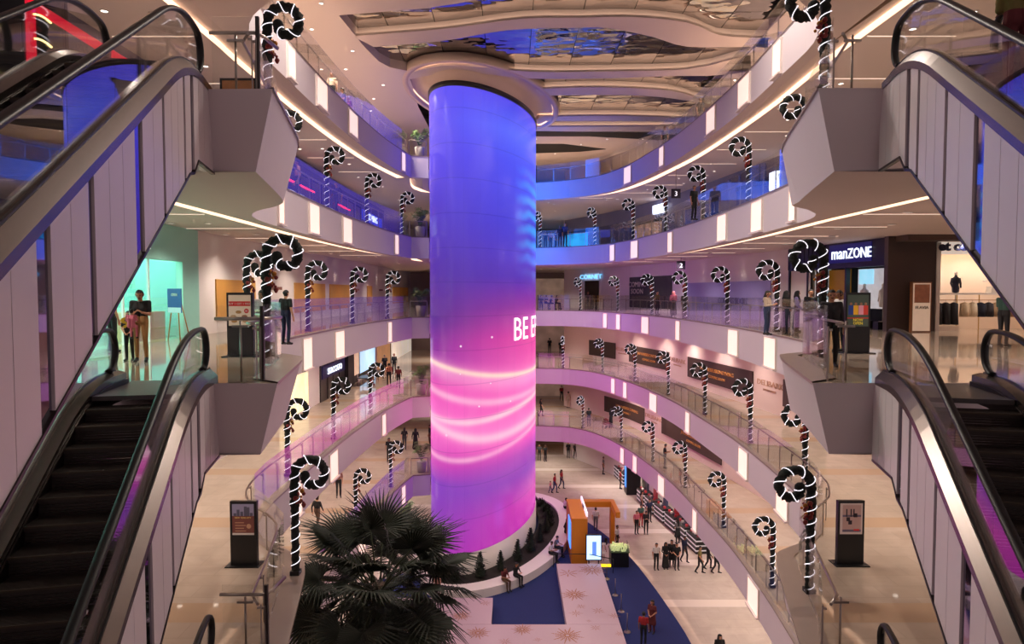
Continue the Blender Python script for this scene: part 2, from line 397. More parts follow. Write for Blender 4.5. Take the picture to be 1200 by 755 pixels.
# ------------------------------------------------------------------ escalators
T30 = math.tan(math.radians(30)); RUN = H / T30
def nos(s, r=1.0):
    """smoothed nosing line: 0 on the upper flat, sloping at 30 degrees, -H on the lower flat"""
    def soft(x, r): return 0 if x <= -r else (x if x >= r else (x + r) ** 2 / (4 * r))
    d = soft(-s, r) - soft(-s - RUN, r)
    return -d * T30
def spath(s0, s1, step=.25, r=1.0):
    n = max(2, int(abs(s1 - s0) / step)); return [(s0 + (s1 - s0) * i / n, nos(s0 + (s1 - s0) * i / n, r)) for i in range(n + 1)]
S_TOP, S_BOT = 1.55, -RUN - 1.9
def make_escalator(sg):
    """local frame: y runs up and away, x=0 the atrium-side handrail, sg*1.5 the other one"""
    root = empty('escalator'); WID = 1.5
    ctr = sg * WID / 2
    # handrails with newel loops
    for x, nm in ((0, 'handrail'), (sg * WID, 'handrail')):
        top = [(s, z + .98) for s, z in spath(S_BOT + .35, S_TOP - .35, .2)]
        path = [(x, s, z) for s, z in top]
        def loop(sc, zc, d, r=.36):
            return [(x, sc + d * r * math.sin(a), zc + r * math.cos(a)) for a in [math.pi * i / 10 for i in range(0, 11)]]
        up = loop(S_TOP - .35, nos(S_TOP) + .62, 1); dn = loop(S_BOT + .35, nos(S_BOT) + .62, -1)
        path = [p for p in reversed(dn)] + path[1:-1] + up
        h = MB(); h.tube(path, .05, 8, flat=(.062, .042)); h.build(nm, M_rubber, root)
    # balustrade glass, pane by pane
    for x in (0, sg * WID):
        brk = [S_BOT + .2] + [S_BOT + 1.2 + i * 1.36 for i in range(9)] + [S_TOP - .9, S_TOP - .08]
        brk = sorted(set(b for b in brk if b <= S_TOP))
        for a, b in zip(brk, brk[1:]):
            g_ = MB(); endt = b > S_TOP - .2; endb = a < S_BOT + .3
            pts = spath(a + .006, b - .006, .2)
            n_ = len(pts); base = len(g_.v)
            for s, z in pts:
                hi = .94
                if s > S_TOP - .42: hi = .60 + .36 * math.sqrt(max(0, 1 - ((s - (S_TOP - .42)) / .36) ** 2))
                if s < S_BOT + .42: hi = .60 + .36 * math.sqrt(max(0, 1 - (((S_BOT + .42) - s) / .36) ** 2))
                for dx, zz in ((-.006, .2), (.006, .2), (.006, hi), (-.006, hi)): g_.v.append((x + dx, s, z + zz))
            for i in range(n_ - 1):
                for j in range(4):
                    p = base + i*4 + j; q = base + i*4 + (j+1) % 4; g_.f.append((p, p+4, q+4, q)); g_.m.append(0); g_.sm.append(False)
            g_.build('glass_pane', M_glass, root)
    # decks and skirts
    full = spath(S_BOT - .3, S_TOP + .1, .25)
    for x, o_ in ((0, -sg), (sg * WID, sg)):       # o_ points away from the steps
        d = MB(); w_in, w_out = .15, .17
        sec = [(x - o_ * w_in, .08), (x - o_ * w_in, .20), (x - o_*.02, .24), (x + o_ * .05, .23), (x + o_ * w_out, .10), (x + o_ * w_out, -.02)]
        if o_ > 0: sec = list(reversed(sec))
        d.sweep(full, sec, 0, True, False); d.build('deck_cover', M_deck, root)
        k_ = MB(); sec = [(x - o_ * (w_in + .005), -.25), (x - o_ * (w_in + .005), .09), (x - o_ * (w_in + .03), .09), (x - o_ * (w_in + .03), -.25)]
        k_.sweep(full, sec); k_.build('skirt', M_dsteel, root)
        b_ = MB(); sec = [(x + o_ * .02, .225), (x + o_ * .02, .26), (x + o_ * .045, .26), (x + o_ * .045, .225)]
        b_.sweep(full, sec); b_.build('glass_seal', M_black, root)
    # steps
    sm = MB(); W2 = WID / 2 - .18; dep, ris = .40, .40 * T30
    sm.box(-W2, W2, -dep/2, dep/2, -.05, 0, 0)
    for i in range(14):
        y0 = -dep/2 + i * dep / 14; sm.box(-W2, W2, y0, y0 + dep/28, 0, .012, 0)
    for i in range(6):
        a0, a1 = i / 6 * ris, (i + 1) / 6 * ris; yy = -dep/2 + .03 * math.sin(i / 5 * math.pi * .5)
        sm.quad((-W2, yy, -ris - .0 + a0), (W2, yy, -ris + a0), (W2, yy, -ris + a1), (-W2, yy, -ris + a1), 0)
    sm.box(-W2, W2, -dep/2 - .006, -dep/2 + .012, -.012, .014, 1)
    me = sm.mesh('step', [M_step, mat('step_edge', (62, 50, 36), .6, vary=.1)])
    s = -.15
    while s > S_BOT + 1.2:
        o = put('step', me, root, (ctr, s, nos(s, .6) - .02)); s -= dep
    # floor plates
    for s0, s1 in ((-.02, S_TOP + .35), (S_BOT - .6, S_BOT + 1.25)):
        fp = MB(); z = 0 if s0 > -1 else -H; fp.box(ctr - W2 - .02, ctr + W2 + .02, s0, s1, z - .06, z + .012)
        fp.build('floor_plate', mat('comb_plate', (84, 80, 80), .45, .5, vary=.2, scale=40), root)
    # cladding on the atrium side: separate upright panels, some of them mirror strips
    def bot(s): return max(nos(s, .05) - 1.65, -H - 1.40) if s < .45 else -1.40
    widths = [.42,.40,.38,.36,('m',.20),.36,('m',.10),.34,.36,.36,('m',.10),.44,.46,('m',.30),.44,.44,.44,('m',.14),.44,.44,('m',.26),.44,.44,.44,.44,('m',.12),.44,.44,.44,('m',.2),.44,.44,.44,.44]
    s = S_TOP + .25
    for w in widths:
        mir = isinstance(w, tuple); ww = w[1] if mir else w; s0, s1 = s - ww, s
        if s0 < S_BOT + .2: break
        xo = -sg * (.13 if mir else .155); xi = xo + sg * .04; p = MB(); a, b = s0 + .006, s1 - .006
        br = [a, b]
        cut = .62
        if a < cut < b: br = [a, cut, b]
        for u, v in zip(br, br[1:]):
            zt0, zt1 = nos(u) - .02, nos(v) - .02; zb0, zb1 = bot(u), bot(v)
            c8 = [(xo,u,zb0),(xo,v,zb1),(xo,v,zt1),(xo,u,zt0),(xi,u,zb0),(xi,v,zb1),(xi,v,zt1),(xi,u,zt0)]
            n_ = len(p.v); p.v += c8
            for f_ in ((0,1,2,3),(7,6,5,4),(0,4,5,1),(3,2,6,7),(0,3,7,4),(1,5,6,2)):
                p.f.append(tuple(n_ + i for i in f_)); p.m.append(0); p.sm.append(False)
        p.build('mirror_panel' if mir else 'cladding_panel', M_mirror if mir else M_clad, root)
        s = s0
    # plain flank on the other side and the underside
    oc = MB(); xx = sg * (WID + .15)
    bb = spath(S_BOT, S_TOP + .2, .3)
    for (s0, z0), (s1, z1) in zip(bb, bb[1:]):
        oc.quad((xx, s0, bot(s0)), (xx, s1, bot(s1)), (xx, s1, z1 - .02), (xx, s0, z0 - .02))
    oc.build('outer_cladding', M_clad, root)
    us = MB()
    for (s0, z0), (s1, z1) in zip(bb, bb[1:]):
        us.quad((-sg*.12, s0, bot(s0) + .02), (xx, s0, bot(s0) + .02), (xx, s1, bot(s1) + .02), (-sg*.12, s1, bot(s1) + .02))
    us.build('underside', M_clad, root)
    # bottom edge trim
    et = MB(); bp = [(s, bot(s)) for s in [S_BOT + .3 + i * .3 for i in range(int((.62 - S_BOT - .3) / .3) + 1)] + [.62, S_TOP + .2]]
    et.sweep(bp, [(-sg*.17, -.03), (-sg*.17, .01), (-sg*.10, .01), (-sg*.10, -.03)]); et.build('edge_trim', M_dsteel, root)
    return root
ESC = {'L': (-5.21, 10.83, .222, -1), 'R': (6.24, 10.52, -.262, 1)}
for side, (X0, Y0, a, sg) in ESC.items():
    proto = make_escalator(sg); CHILD[proto] = list(proto.children)
    sname = 'mint shop' if side == 'L' else 'clothes shop'
    for k, what in ((3, 'rising to the third balcony'), (4, 'rising to the fourth balcony'), (2, 'rising to the second balcony')):
        o = proto if k == 3 else copy_tree(proto)
        o.location = (X0, Y0, LZ(k)); o.rotation_euler = (0, 0, math.atan(a))
        tag(o, f'escalator with glass sides and black handrails {what}, {sname} side', 'escalator')
# ------------------------------------------------------------------ glass railings along the balcony edges
PANE_H = 1.38
pane_me = MB().box(0, 1, -.006, .006, .05, PANE_H).mesh('glass_pane', M_glass)
post_me = MB().box(-.03, .03, -.012, .012, 0, 1.0).box(-.02, .02, -.012, .07, .92, .96).mesh('post', M_steel)
def railing(label, P, k, step=1.45, hand=True, gate=None):
    """P: points of the glass line; slab lies to its left"""
    z = LZ(k); root = empty('glass_railing', (P[0].x, P[0].y, z)); tag(root, label, 'railing')
    Q = resample(P, step); o0 = Vector((P[0].x, P[0].y))
    for a, b in zip(Q, Q[1:]):
        d = b - a; an = math.atan2(d.y, d.x); t = d.normalized()
        put('glass_pane', pane_me, root, (a.x - o0.x + t.x*.012, a.y - o0.y + t.y*.012, 0), (0, 0, an), (d.length - .024, 1, 1))
    I = offset(Q, .10)
    for i in range(len(Q)):
        t = (Q[min(i+1, len(Q)-1)] - Q[max(i-1, 0)]); an = math.atan2(t.y, t.x)
        put('post', post_me, root, (I[i].x - o0.x, I[i].y - o0.y, .03), (0, 0, an))
    hr = MB(); J = offset(resample(P, .5), .16)
    hr.tube([(p.x - o0.x, p.y - o0.y, 1.05) for p in J], .028, 8); hr.build('handrail', M_steel, root)
    return root
GL = {}
for k in range(1, 6):
    l, g, b, r = edges(k)
    ins = lambda p: .13 + .34 * plat(p)
    gl = offset(l, ins); gl[0] = Vector((-4.58, 12.5)); gl[-1] = Vector((-6.75, 44.45))
    gr = offset(r, ins); gr[-1] = Vector((5.78, 12.5))
    GL[k] = (gl, gr)
    cap = ordn[k]
    RL = railing(f'glass railing of the {cap} balcony along the mint shop side', gl, k)
    railing(f'short glass railing of the {cap} balcony beside the potted palm near the column', [Vector((-6.62,44.45)), Vector((-5.55,44.78))], k, 1.0)
    RR = railing(f'glass railing of the {cap} balcony along the clothes shop side', gr, k)
    # gate panes beside the escalator head, with a short handrail on one post
    for side, x0, x1 in (('mint shop', -5.42, -4.6), ('clothes shop', 6.55, 5.8)):
        root = RL if side == 'mint shop' else RR; d = x0 - x1; off = Vector((x1, 12.5, LZ(k))) - root.location
        p = MB(); p.box(min(0, d), max(0, d), -.006, .006, .05, PANE_H); p.build('glass_pane', M_glass, root)
        q = MB(); q.box(-.03, .03, -.03, .03, 0, PANE_H); q.build('corner_post', M_dsteel, root)
        q = MB(); q.tube([(d * .52, .12, 0), (d * .52, .12, 1.10)], .022, 8); q.box(d*.52 - .15, d*.52 + .15, .09, .15, .98, 1.02); q.build('post', M_steel, root)
        q = MB(); q.tube([(-math.copysign(.42, d) * .1, .9, 1.14), (0, .30, 1.14), (d * .12, .12, 1.14), (d * 1.12, .12, 1.14)], .034, 8); q.build('handrail', M_steel, root)
        for ch in list(root.children)[-4:]: ch.location = off

# ------------------------------------------------------------------ candy canes of garland
M_garl = mat('dark_garland', (16, 22, 16), .8, vary=.6, scale=40, bump=1.0)
M_strip = mat('light_rope', (245, 240, 250), .4, emit=1.1, vary=.02)
M_bowr = mat('red_bow', (120, 22, 20), .5, vary=.4, scale=20); M_bowg = mat('gold_bauble', (170, 110, 40), .3, .6, vary=.2)
def make_cane():
    """stands at the origin, curls towards +x"""
    root = empty('candy_cane'); rr = random.Random(3)
    ax = [(0, 0, .05 + i * .06) for i in range(41)]
    r0 = .40
    for i in range(1, 49):
        a = math.pi - i / 48 * math.radians(352); r = r0 * (1 - .62 * (i / 48) ** 1.7)
        ax.append((r0 + r * math.cos(a), 0, 2.40 + .02 + r * math.sin(a)))
    rad = [.085 if p[2] < 1.45 and p[0] == 0 else .102 for p in ax]
    g_ = MB(); g_.tube(ax, rad, 10, jitter=.28, rnd=rr); e = ax[-1]; g_.ball(e, .125, 10)
    g_.build('garland', M_garl, root)
    # rope light wound around
    st = MB(); pts = [Vector(p) for p in ax]; n = len(pts); prev = None; L = 0; fr = []
    for i, p in enumerate(pts):
        t = (pts[min(i+1, n-1)] - pts[max(i-1, 0)]).normalized(); bn = Vector((0, 1, 0)); nn = bn.cross(t).normalized(); fr.append((p, nn, bn, t))
    helix = []
    for i in range(n - 1):
        for u in range(4):
            w = u / 4; p = fr[i][0].lerp(fr[i+1][0], w); nn = fr[i][1].lerp(fr[i+1][1], w).normalized(); bn = fr[i][2]
            if helix: L += (p - lastp).length
            lastp = p; an = L * 2 * math.pi / .30; r = rad[i] + .018
            helix.append(p + nn * math.cos(an) * r + bn * math.sin(an) * r)
    st.tube(helix, .0105, 5); st.build('rope_light', M_strip, root)
    bw = MB()
    for i in range(26):
        a = rr.uniform(0, 6.28); bw.ball((.07 + rr.uniform(-.05, .11), .13 * math.sin(a), 1.84 + rr.uniform(-.26, .26)), rr.uniform(.03, .062), 6, 0 if i % 4 else 1)
    bw.build('bow', [M_bowr, M_bowg], root)
    ft = MB(); ft.box(-.11, .11, -.11, .11, .0, .10); ft.build('foot', M_black, root)
    return root
cane0 = make_cane(); CHILD[cane0] = list(cane0.children); cane_used = [False]
CANES = {('R',4): [943,877,824,780,742,697,633], ('R',3): [910,852,803,764,724,680], ('R',2): [943,879,826,783,744,706,660],
         ('R',1): [905,848,803,765,728,683], ('L',4): [328,383,430,471], ('L',3): [290,361,413,454], ('L',2): [337,391,434,473], ('L',1): [417,458]}
NEAR = {('R',2): (6.74, 15.2), ('L',2): (-5.22, 16.2), ('R',3): (7.6, 16.7), ('L',3): (-5.5, 15.3), ('R',4): (6.58, 14.6), ('L',4): (-5.5, 15.6)}
words = ['first','second','third','fourth','fifth','sixth','seventh','eighth','ninth']
def cane_at(p, ang, k, label):
    o = cane0 if not cane_used[0] else copy_tree(cane0); cane_used[0] = True
    o.location = (p[0], p[1], LZ(k) + .03); o.rotation_euler = (0, 0, ang)
    tag(o, label, 'candy cane', 'garland candy canes along the balconies')
for (side, k), xs in CANES.items():
    gl, gr = GL[k]; P = gl if side == 'L' else gr
    I = offset(P, .38); n_ = 0
    sname = 'mint shop' if side == 'L' else 'clothes shop'
    if (side, k) in NEAR:
        cane_at(NEAR[(side, k)], 0 if side == 'L' else math.pi, k, f'lit garland candy cane beside the escalator landing of the {ordn[k]} balcony, {sname} side')
    for x in xs:
        J = [p for p in I if p.y > 19.4]
        h = on_edge(J if side == 'L' else list(reversed(J)), x, LZ(k) + .5)
        if not h: print('no cane', side, k, x); continue
        t = h[1]
        if side == 'R': t = -t
        ang = math.atan2(t.y, t.x) - math.pi / 2
        cane_at(h[0], ang, k, f'lit garland candy cane, {ordn[k]} balcony, {sname} side, {words[n_]} from the escalator'); n_ += 1
# ------------------------------------------------------------------ LED column
CX, CY, CA, CB, CT = -1.72, 47.1, 7.2, 2.95, math.radians(74)
ZT, ZB = 13.6, -14.0
def ell(t, off=0.0):
    x, y = CA * math.cos(t), CB * math.sin(t)
    nx, ny = math.cos(t) / CA, math.sin(t) / CB; l = math.hypot(nx, ny); x += nx / l * off; y += ny / l * off
    return (CX + x * math.cos(CT) - y * math.sin(CT), CY + x * math.sin(CT) + y * math.cos(CT))
NE = 160
TT = [2 * math.pi * i / NE for i in range(NE)]
# u runs along the camera-facing bearing: 0 at the left silhouette, 1 at the right one
vis = sorted((px(*ell(t), 0)[0], t) for t in TT)
def led_material():
    m = bpy.data.materials.new('led_screen'); m.use_nodes = True; nt = m.node_tree; N = nt.nodes; Lk = nt.links.new
    b = N['Principled BSDF']; b.inputs['Base Color'].default_value = (.01, .01, .012, 1); b.inputs['Roughness'].default_value = .25
    uv = N.new('ShaderNodeUVMap'); uv.uv_map = 'screen'; se = N.new('ShaderNodeSeparateXYZ'); Lk(uv.outputs[0], se.inputs[0])
    U, V = se.outputs[0], se.outputs[1]
    def math_(op, a, b_=None, c=None, clamp=False):
        n = N.new('ShaderNodeMath'); n.operation = op; n.use_clamp = clamp
        for i, x in enumerate((a, b_, c)):
            if x is None: continue
            if isinstance(x, (int, float)): n.inputs[i].default_value = x
            else: Lk(x, n.inputs[i])
        return n.outputs[0]
    def ramp(v, stops):
        r = N.new('ShaderNodeValToRGB'); el = r.color_ramp.elements
        while len(el) < len(stops): el.new(.5)
        for e, (p, c) in zip(el, stops): e.position = p; e.color = lin(c)
        Lk(v, r.inputs[0]); return r.outputs[0]
    def mix(f, a, b_, mode='MIX'):
        n = N.new('ShaderNodeMix'); n.data_type = 'RGBA'; n.blend_type = mode; n.clamp_result = False
        for i, x in ((0, f), (6, a), (7, b_)):
            if isinstance(x, (int, float)): n.inputs[i].default_value = x
            elif isinstance(x, tuple): n.inputs[i].default_value = x
            else: Lk(x, n.inputs[i])
        return n.outputs[2]
    # v: 0 at the foot of the screen, 1 at its head (pictured rows 650 .. 104)
    left = ramp(V, [(0, (150,52,165)), (.06, (128,56,172)), (.15, (128,64,182)), (.19, (196,64,176)), (.27, (238,96,190)), (.36, (232,84,182)), (.42, (150,52,160)), (.50, (86,44,140)), (.62, (82,48,160)), (.74, (84,60,190)), (.86, (92,72,226)), (1, (98,84,240))])
    right = ramp(V, [(0, (196,52,168)), (.06, (206,56,172)), (.13, (146,62,176)), (.18, (176,66,176)), (.22, (246,92,186)), (.36, (244,104,184)), (.46, (228,64,158)), (.53, (150,50,150)), (.60, (84,52,176)), (.72, (72,66,214)), (.86, (74,84,240)), (.93, (88,110,255)), (1, (70,64,220))])
    col = mix(math_('SMOOTH_MIN', U, 1, .1), left, right)
    no = N.new('ShaderNodeTexNoise'); no.inputs['Scale'].default_value = 3.2; no.inputs['Detail'].default_value = 2; Lk(uv.outputs[0], no.inputs[0])
    # sweeping light trails: gaussians around curves v = c + a*(u-.5) + b*(u-.5)^2
    um = math_('SUBTRACT', U, .5)
    def trail(c, a, b_, w, amp, colr):
        line = math_('ADD', math_('MULTIPLY', um, a), math_('MULTIPLY', math_('MULTIPLY', um, um), b_))
        d = math_('DIVIDE', math_('SUBTRACT', math_('SUBTRACT', V, c), line), w)
        gsn = math_('POWER', 2.71828, math_('MULTIPLY', math_('MULTIPLY', d, d), -1))
        return math_('MULTIPLY', gsn, amp), colr
    for c, a, b_, w, amp, colr in [(.385,-.045,.03,.006,1.0,(255,236,190)), (.375,-.05,.03,.020,.55,(255,170,215)), (.325,-.035,.05,.008,.55,(255,205,225)), (.285,.010,.06,.007,.75,(255,225,225)),
            (.245,-.03,.09,.010,.85,(255,220,225)), (.255,-.03,.09,.030,.45,(255,150,210)), (.205,.02,.06,.006,.6,(255,190,220)),
            (.66,-.55,-.4,.012,.0,(90,190,255)), (.70,-.60,-.2,.02,.0,(60,150,255))]:
        if amp == 0: continue
        f, cc = trail(c, a, b_, w, amp, colr); f = math_('MULTIPLY', f, math_('MULTIPLY_ADD', no.outputs[0], 1.0, .45), None, True)
        col = mix(f, col, lin(cc))
    # cyan streaks curling in from the far flank
    ur = math_('SMOOTHSTEP' if False else 'MULTIPLY', math_('MAXIMUM', math_('SUBTRACT', U, .80), 0), 5.0)
    wv = N.new('ShaderNodeTexWave'); wv.inputs['Scale'].default_value = 9; wv.inputs['Distortion'].default_value = 3; wv.bands_direction = 'Y'; Lk(uv.outputs[0], wv.inputs[0])
    band = ramp(V, [(.60, (0,0,0)), (.70, (255,255,255)), (.80, (255,255,255)), (.88, (0,0,0))])
    f = math_('MULTIPLY', math_('MULTIPLY', ur, wv.outputs[0]), math_('MULTIPLY', band, .9), None, True)
    col = mix(f, col, lin((70, 170, 255)))
    # drifting sparks
    mp = N.new('ShaderNodeMapping'); mp.inputs['Scale'].default_value = (9, 36, 1); Lk(uv.outputs[0], mp.inputs[0])
    vo = N.new('ShaderNodeTexVoronoi'); vo.inputs['Scale'].default_value = 1.0; vo.inputs['Randomness'].default_value = 1; Lk(mp.outputs[0], vo.inputs[0])
    spot = math_('LESS_THAN', vo.outputs['Distance'], .10)
    reg = ramp(V, [(.22, (0,0,0)), (.30, (255,255,255)), (.44, (255,255,255)), (.66, (0,0,0))])
    w2 = N.new('ShaderNodeTexWhiteNoise'); Lk(vo.outputs['Color'], w2.inputs[0])
    keep = math_('GREATER_THAN', w2.outputs[0], .72)
    col = mix(math_('MULTIPLY', math_('MULTIPLY', spot, keep), math_('MULTIPLY', reg, .85)), col, lin((255, 232, 246)))
    # module joints
    br = N.new('ShaderNodeTexBrick'); br.offset = 0; br.inputs['Scale'].default_value = 1; br.inputs['Brick Width'].default_value = .16; br.inputs['Row Height'].default_value = .0735
    br.inputs['Mortar Size'].default_value = .0012; br.inputs['Color1'].default_value = (1,1,1,1); br.inputs['Color2'].default_value = (.94,.94,.94,1); br.inputs['Mortar'].default_value = (.72,.72,.78,1); Lk(uv.outputs[0], br.inputs[0])
    col = mix(.7, col, br.outputs[0], 'MULTIPLY')
    # the far side of the column shows the bright blue part of the film
    back = N.new('ShaderNodeAttribute'); back.attribute_name = 'rear'
    colb = ramp(V, [(0, (150,60,170)), (.2, (215,80,185)), (.42, (190,70,190)), (.55, (90,90,220)), (.66, (50,120,255)), (1, (60,110,255))])
    col = mix(back.outputs['Fac'], col, colb)
    Lk(col, b.inputs['Emission Color'])
    st = math_('MULTIPLY_ADD', back.outputs['Fac'], 3.2, 1.0); Lk(st, b.inputs['Emission Strength'])
    return m
def build_column():
    root = empty('led_column', (CX, CY, ZG)); tag(root, 'tall oval column wrapped in a glowing blue to pink screen', 'column')
    O = Vector((CX, CY, ZG))
    tl, tr = vis[0][1], vis[-1][1]
    xl, xr = vis[0][0], vis[-1][0]
    me = bpy.data.meshes.new('screen'); NV = 40; v = []; f = []
    for i in range(NV + 1):
        z = ZB + (ZT - ZB) * i / NV
        for t in TT: x, y = ell(t); v.append((x - CX, y - CY, z - ZG))
    for i in range(NV):
        for j in range(NE):
            f.append((i*NE + j, i*NE + (j+1) % NE, (i+1)*NE + (j+1) % NE, (i+1)*NE + j))
    me.from_pydata(v, [], f); uvl = me.uv_layers.new(name='screen'); at = me.attributes.new('rear', 'FLOAT', 'POINT')
    front = {}
    for t in TT:
        x, y = ell(t); nx, ny = math.cos(t) / CA, math.sin(t) / CB
        nxw = nx * math.cos(CT) - ny * math.sin(CT); nyw = nx * math.sin(CT) + ny * math.cos(CT)
        facing = -(nxw * x + nyw * y) / math.hypot(x, y) / math.hypot(nxw, nyw)
        u = (px(x, y, 0)[0] - xl) / (xr - xl)
        front[t] = (u, 0.0 if facing > -.05 else min(1, (-.05 - facing) / .3) * max(0.0, min(1.0, nxw / math.hypot(nxw, nyw) * 1.8 + .35)))
    for i in range(NV + 1):
        for j, t in enumerate(TT): at.data[i*NE + j].value = front[t][1]
    for p in me.polygons:
        p.use_smooth = True
        for li in p.loop_indices:
            vi = me.loops[li].vertex_index; uvl.data[li].uv = (front[TT[vi % NE]][0], (vi // NE) / NV)
    me.materials.append(led_material()); put('screen', me, root)
    def ringwall(name, prof, m):
        mb = MB(); base = 0
        for off, z in prof:
            for t in TT: x, y = ell(t, off); mb.v.append((x - CX, y - CY, z - ZG))
        for i in range(len(prof) - 1):
            for j in range(NE):
                mb.f.append((i*NE + j, i*NE + (j+1) % NE, (i+1)*NE + (j+1) % NE, (i+1)*NE + j)); mb.m.append(0); mb.sm.append(True)
        return mb.build(name, m, root)
    ringwall('plinth', [(.05, ZG), (.05, ZB - .03), (-.3, ZB - .03)], M_white)
    ringwall('top_rim', [(-.2, ZT), (.06, ZT), (.06, ZT + .30), (-.2, ZT + .3)], M_black)
    ringwall('collar', [(-.02, ZT + .3), (.08, ZT + 1.12), (1.25, ZT + 1.15), (1.28, ZT + .88), (1.6, ZT + .88), (1.64, ZT + .95), (1.64, ZT + 1.36), (.9, ZT + 1.38)], mat('collar_paint', (222, 200, 186), .6, vary=.02))
    ringwall('collar_cove_light', [(1.20, ZT + 1.14), (1.20, ZT + 1.04)], M_cove)
    ringwall('upper_shaft', [(-.15, ZT + .3), (-.15, 15.05)], mat('shaft_white', (205, 195, 200), .5))
    # lettering running round the screen
    M_let = mat('screen_letters', (255, 250, 246), .5, emit=1.1, vary=.01)
    Rt = [t for x_, t in vis]
    cu = bpy.data.curves.new('lettering', 'FONT'); cu.body = 'BE EP'; cu.size = 2.15; cu.resolution_u = 2
    tmp = bpy.data.objects.new('tmp_text', cu); COL.objects.link(tmp); bpy.context.view_layer.update()
    tm = bpy.data.meshes.new_from_object(tmp.evaluated_get(bpy.context.evaluated_depsgraph_get())); bpy.data.objects.remove(tmp)
    # arc-length table starting where the bearing is x=600 on the near side
    ts = sorted(TT); tab = []
    start = min((abs(px(*ell(t), 0)[0] - 600.5), t) for t in TT if front[t][1] == 0)[1]
    s_ = 0; cur = start; pos = [(0, cur)]; dirn = 1
    if px(*ell(start + .02), 0)[0] < px(*ell(start), 0)[0]: dirn = -1
    while s_ < 9:
        a = ell(cur); nxt = cur + dirn * .01; b_ = ell(nxt); s_ += math.hypot(b_[0] - a[0], b_[1] - a[1]); cur = nxt; pos.append((s_, cur))
    zbase = aty(602, 399, 44).z
    for vv in tm.vertices:
        s0 = max(0, vv.co.x * 1.25); t = min(pos, key=lambda q: abs(q[0] - s0))[1]
        x, y = ell(t, .04); vv.co = (x - CX, y - CY, zbase - ZG + vv.co.y)
    tm.materials.clear(); tm.materials.append(M_let); put('lettering', tm, root)
    return root
build_column()
def ellb(t, off):
    """bench line: narrower on the flank that faces the mint-shop side"""
    nx, ny = math.cos(t) / CA, math.sin(t) / CB; l = math.hypot(nx, ny); nxw = (nx * math.cos(CT) - ny * math.sin(CT)) / l
    return ell(t, off * (1 - .58 * max(0, min(1, -nxw * 1.6 - .35))))
# planting bed and bench ring around the foot of the column
def ring_prism(name, o0, o1, z0, z1, m, parent=None, t0=0, t1=2*math.pi, n=96):
    mb = MB(); A = [ellb(t0 + (t1 - t0) * i / n, o0) for i in range(n + 1)]; B = [ellb(t0 + (t1 - t0) * i / n, o1) for i in range(n + 1)]
    for i in range(n):
        a, b, c, d = A[i], A[i+1], B[i+1], B[i]
        mb.quad((*a,z1),(*d,z1),(*c,z1),(*b,z1)); mb.quad((*d,z0),(*c,z0),(*c,z1),(*d,z1)); mb.quad((*b,z0),(*a,z0),(*a,z1),(*b,z1))
    return mb.build(name, m, parent)
bench = tag(ring_prism('planter_bench', 1.75, 2.75, ZG, ZG + .52, M_white), 'white curved bench ringing the planting around the glowing column', 'bench')
soil = ring_prism('soil_bed', .25, 1.75, ZG, ZG + .40, mat('soil', (30, 26, 20), .9, vary=.3), bench)
M_con = mat('conifer_green', (20, 34, 22), .85, vary=.5, scale=18); M_hedge = mat('hedge_green', (24, 40, 22), .85, vary=.5, scale=10)
def conifer_mesh(seed):
    rr = random.Random(seed); mb = MB()
    mb.tube([(0,0,0),(0,0,.3)], .05, 6, 1)
    for i in range(230):
        h = rr.random() ** 1.2; r = .48 * (1 - h) + .03; a = rr.uniform(0, 6.28); z = .22 + h * 1.75; ln = .16 + .12 * (1 - h)
        c = Vector((r * math.cos(a) * .8, r * math.sin(a) * .8, z)); d = Vector((math.cos(a), math.sin(a), .35)).normalized() * ln; w = Vector((-math.sin(a), math.cos(a), 0)) * .07
        mb.quad(c - w, c + d * .5 - w * .3 + Vector((0,0,.03)), c + d, c + w)
    for i in range(8):
        z0 = .2 + i * .21; r = .40 * (1 - i / 8.6) + .02
        mb.lathe([(r, z0), (r * .35, z0 + .34)], 9)
    return mb.mesh('conifer', [M_con, mat('bark', (50, 36, 26), .9)])
cm = [conifer_mesh(i) for i in range(3)]
near_t = [t for x_, t in vis if (ell(t)[1] < 50)]
pic = [516, 534, 563, 587, 607, 622, 633, 640]
cnt = 0
for i, xx in enumerate(pic):
    cand = [t * .01 for t in range(629)]
    best = min(cand, key=lambda t: abs(px(*ell(t, 1.0), ZG + 1)[0] - xx) + (1000 if math.cos(math.atan2(*reversed([a - b for a, b in zip(ell(t), (CX, CY))])) + math.pi/2) < -.1 and ell(t)[1] > 48.5 else 0) + ell(t)[1] * .3)
    p = ellb(best, 1.0)
    o = put('conifer', cm[i % 3], None, (p[0], p[1], ZG + .39), (0, 0, i * 1.3), (.62 + .08 * (i % 3),) * 3)
    tag(o, f'small dark cone shaped conifer in the column planter, {words[i]} along the curved bench', 'conifer', 'conifers around the column')
def bush_mesh(seed, n=260, rx=.55, rz=.38):
    rr = random.Random(seed); mb = MB()
    for i in range(n):
        a = rr.uniform(0, 6.28); ph = math.acos(rr.uniform(-.1, 1)); d = Vector((math.sin(ph)*math.cos(a), math.sin(ph)*math.sin(a), math.cos(ph)))
        c = Vector((d.x * rx, d.y * rx, d.z * rz)) * rr.uniform(.55, 1); t = d.cross(Vector((0,0,1))).normalized() * .05; u = (d + Vector((rr.uniform(-.5,.5), rr.uniform(-.5,.5), .4))).normalized() * .14
        mb.quad(c - t, c + u * .5 - t, c + u, c + t)
    mb.ball((0, 0, .05), rx * .6, 8, 0, .7)
    return mb.mesh('shrub', M_hedge)
bm_ = [bush_mesh(20 + i) for i in range(3)]
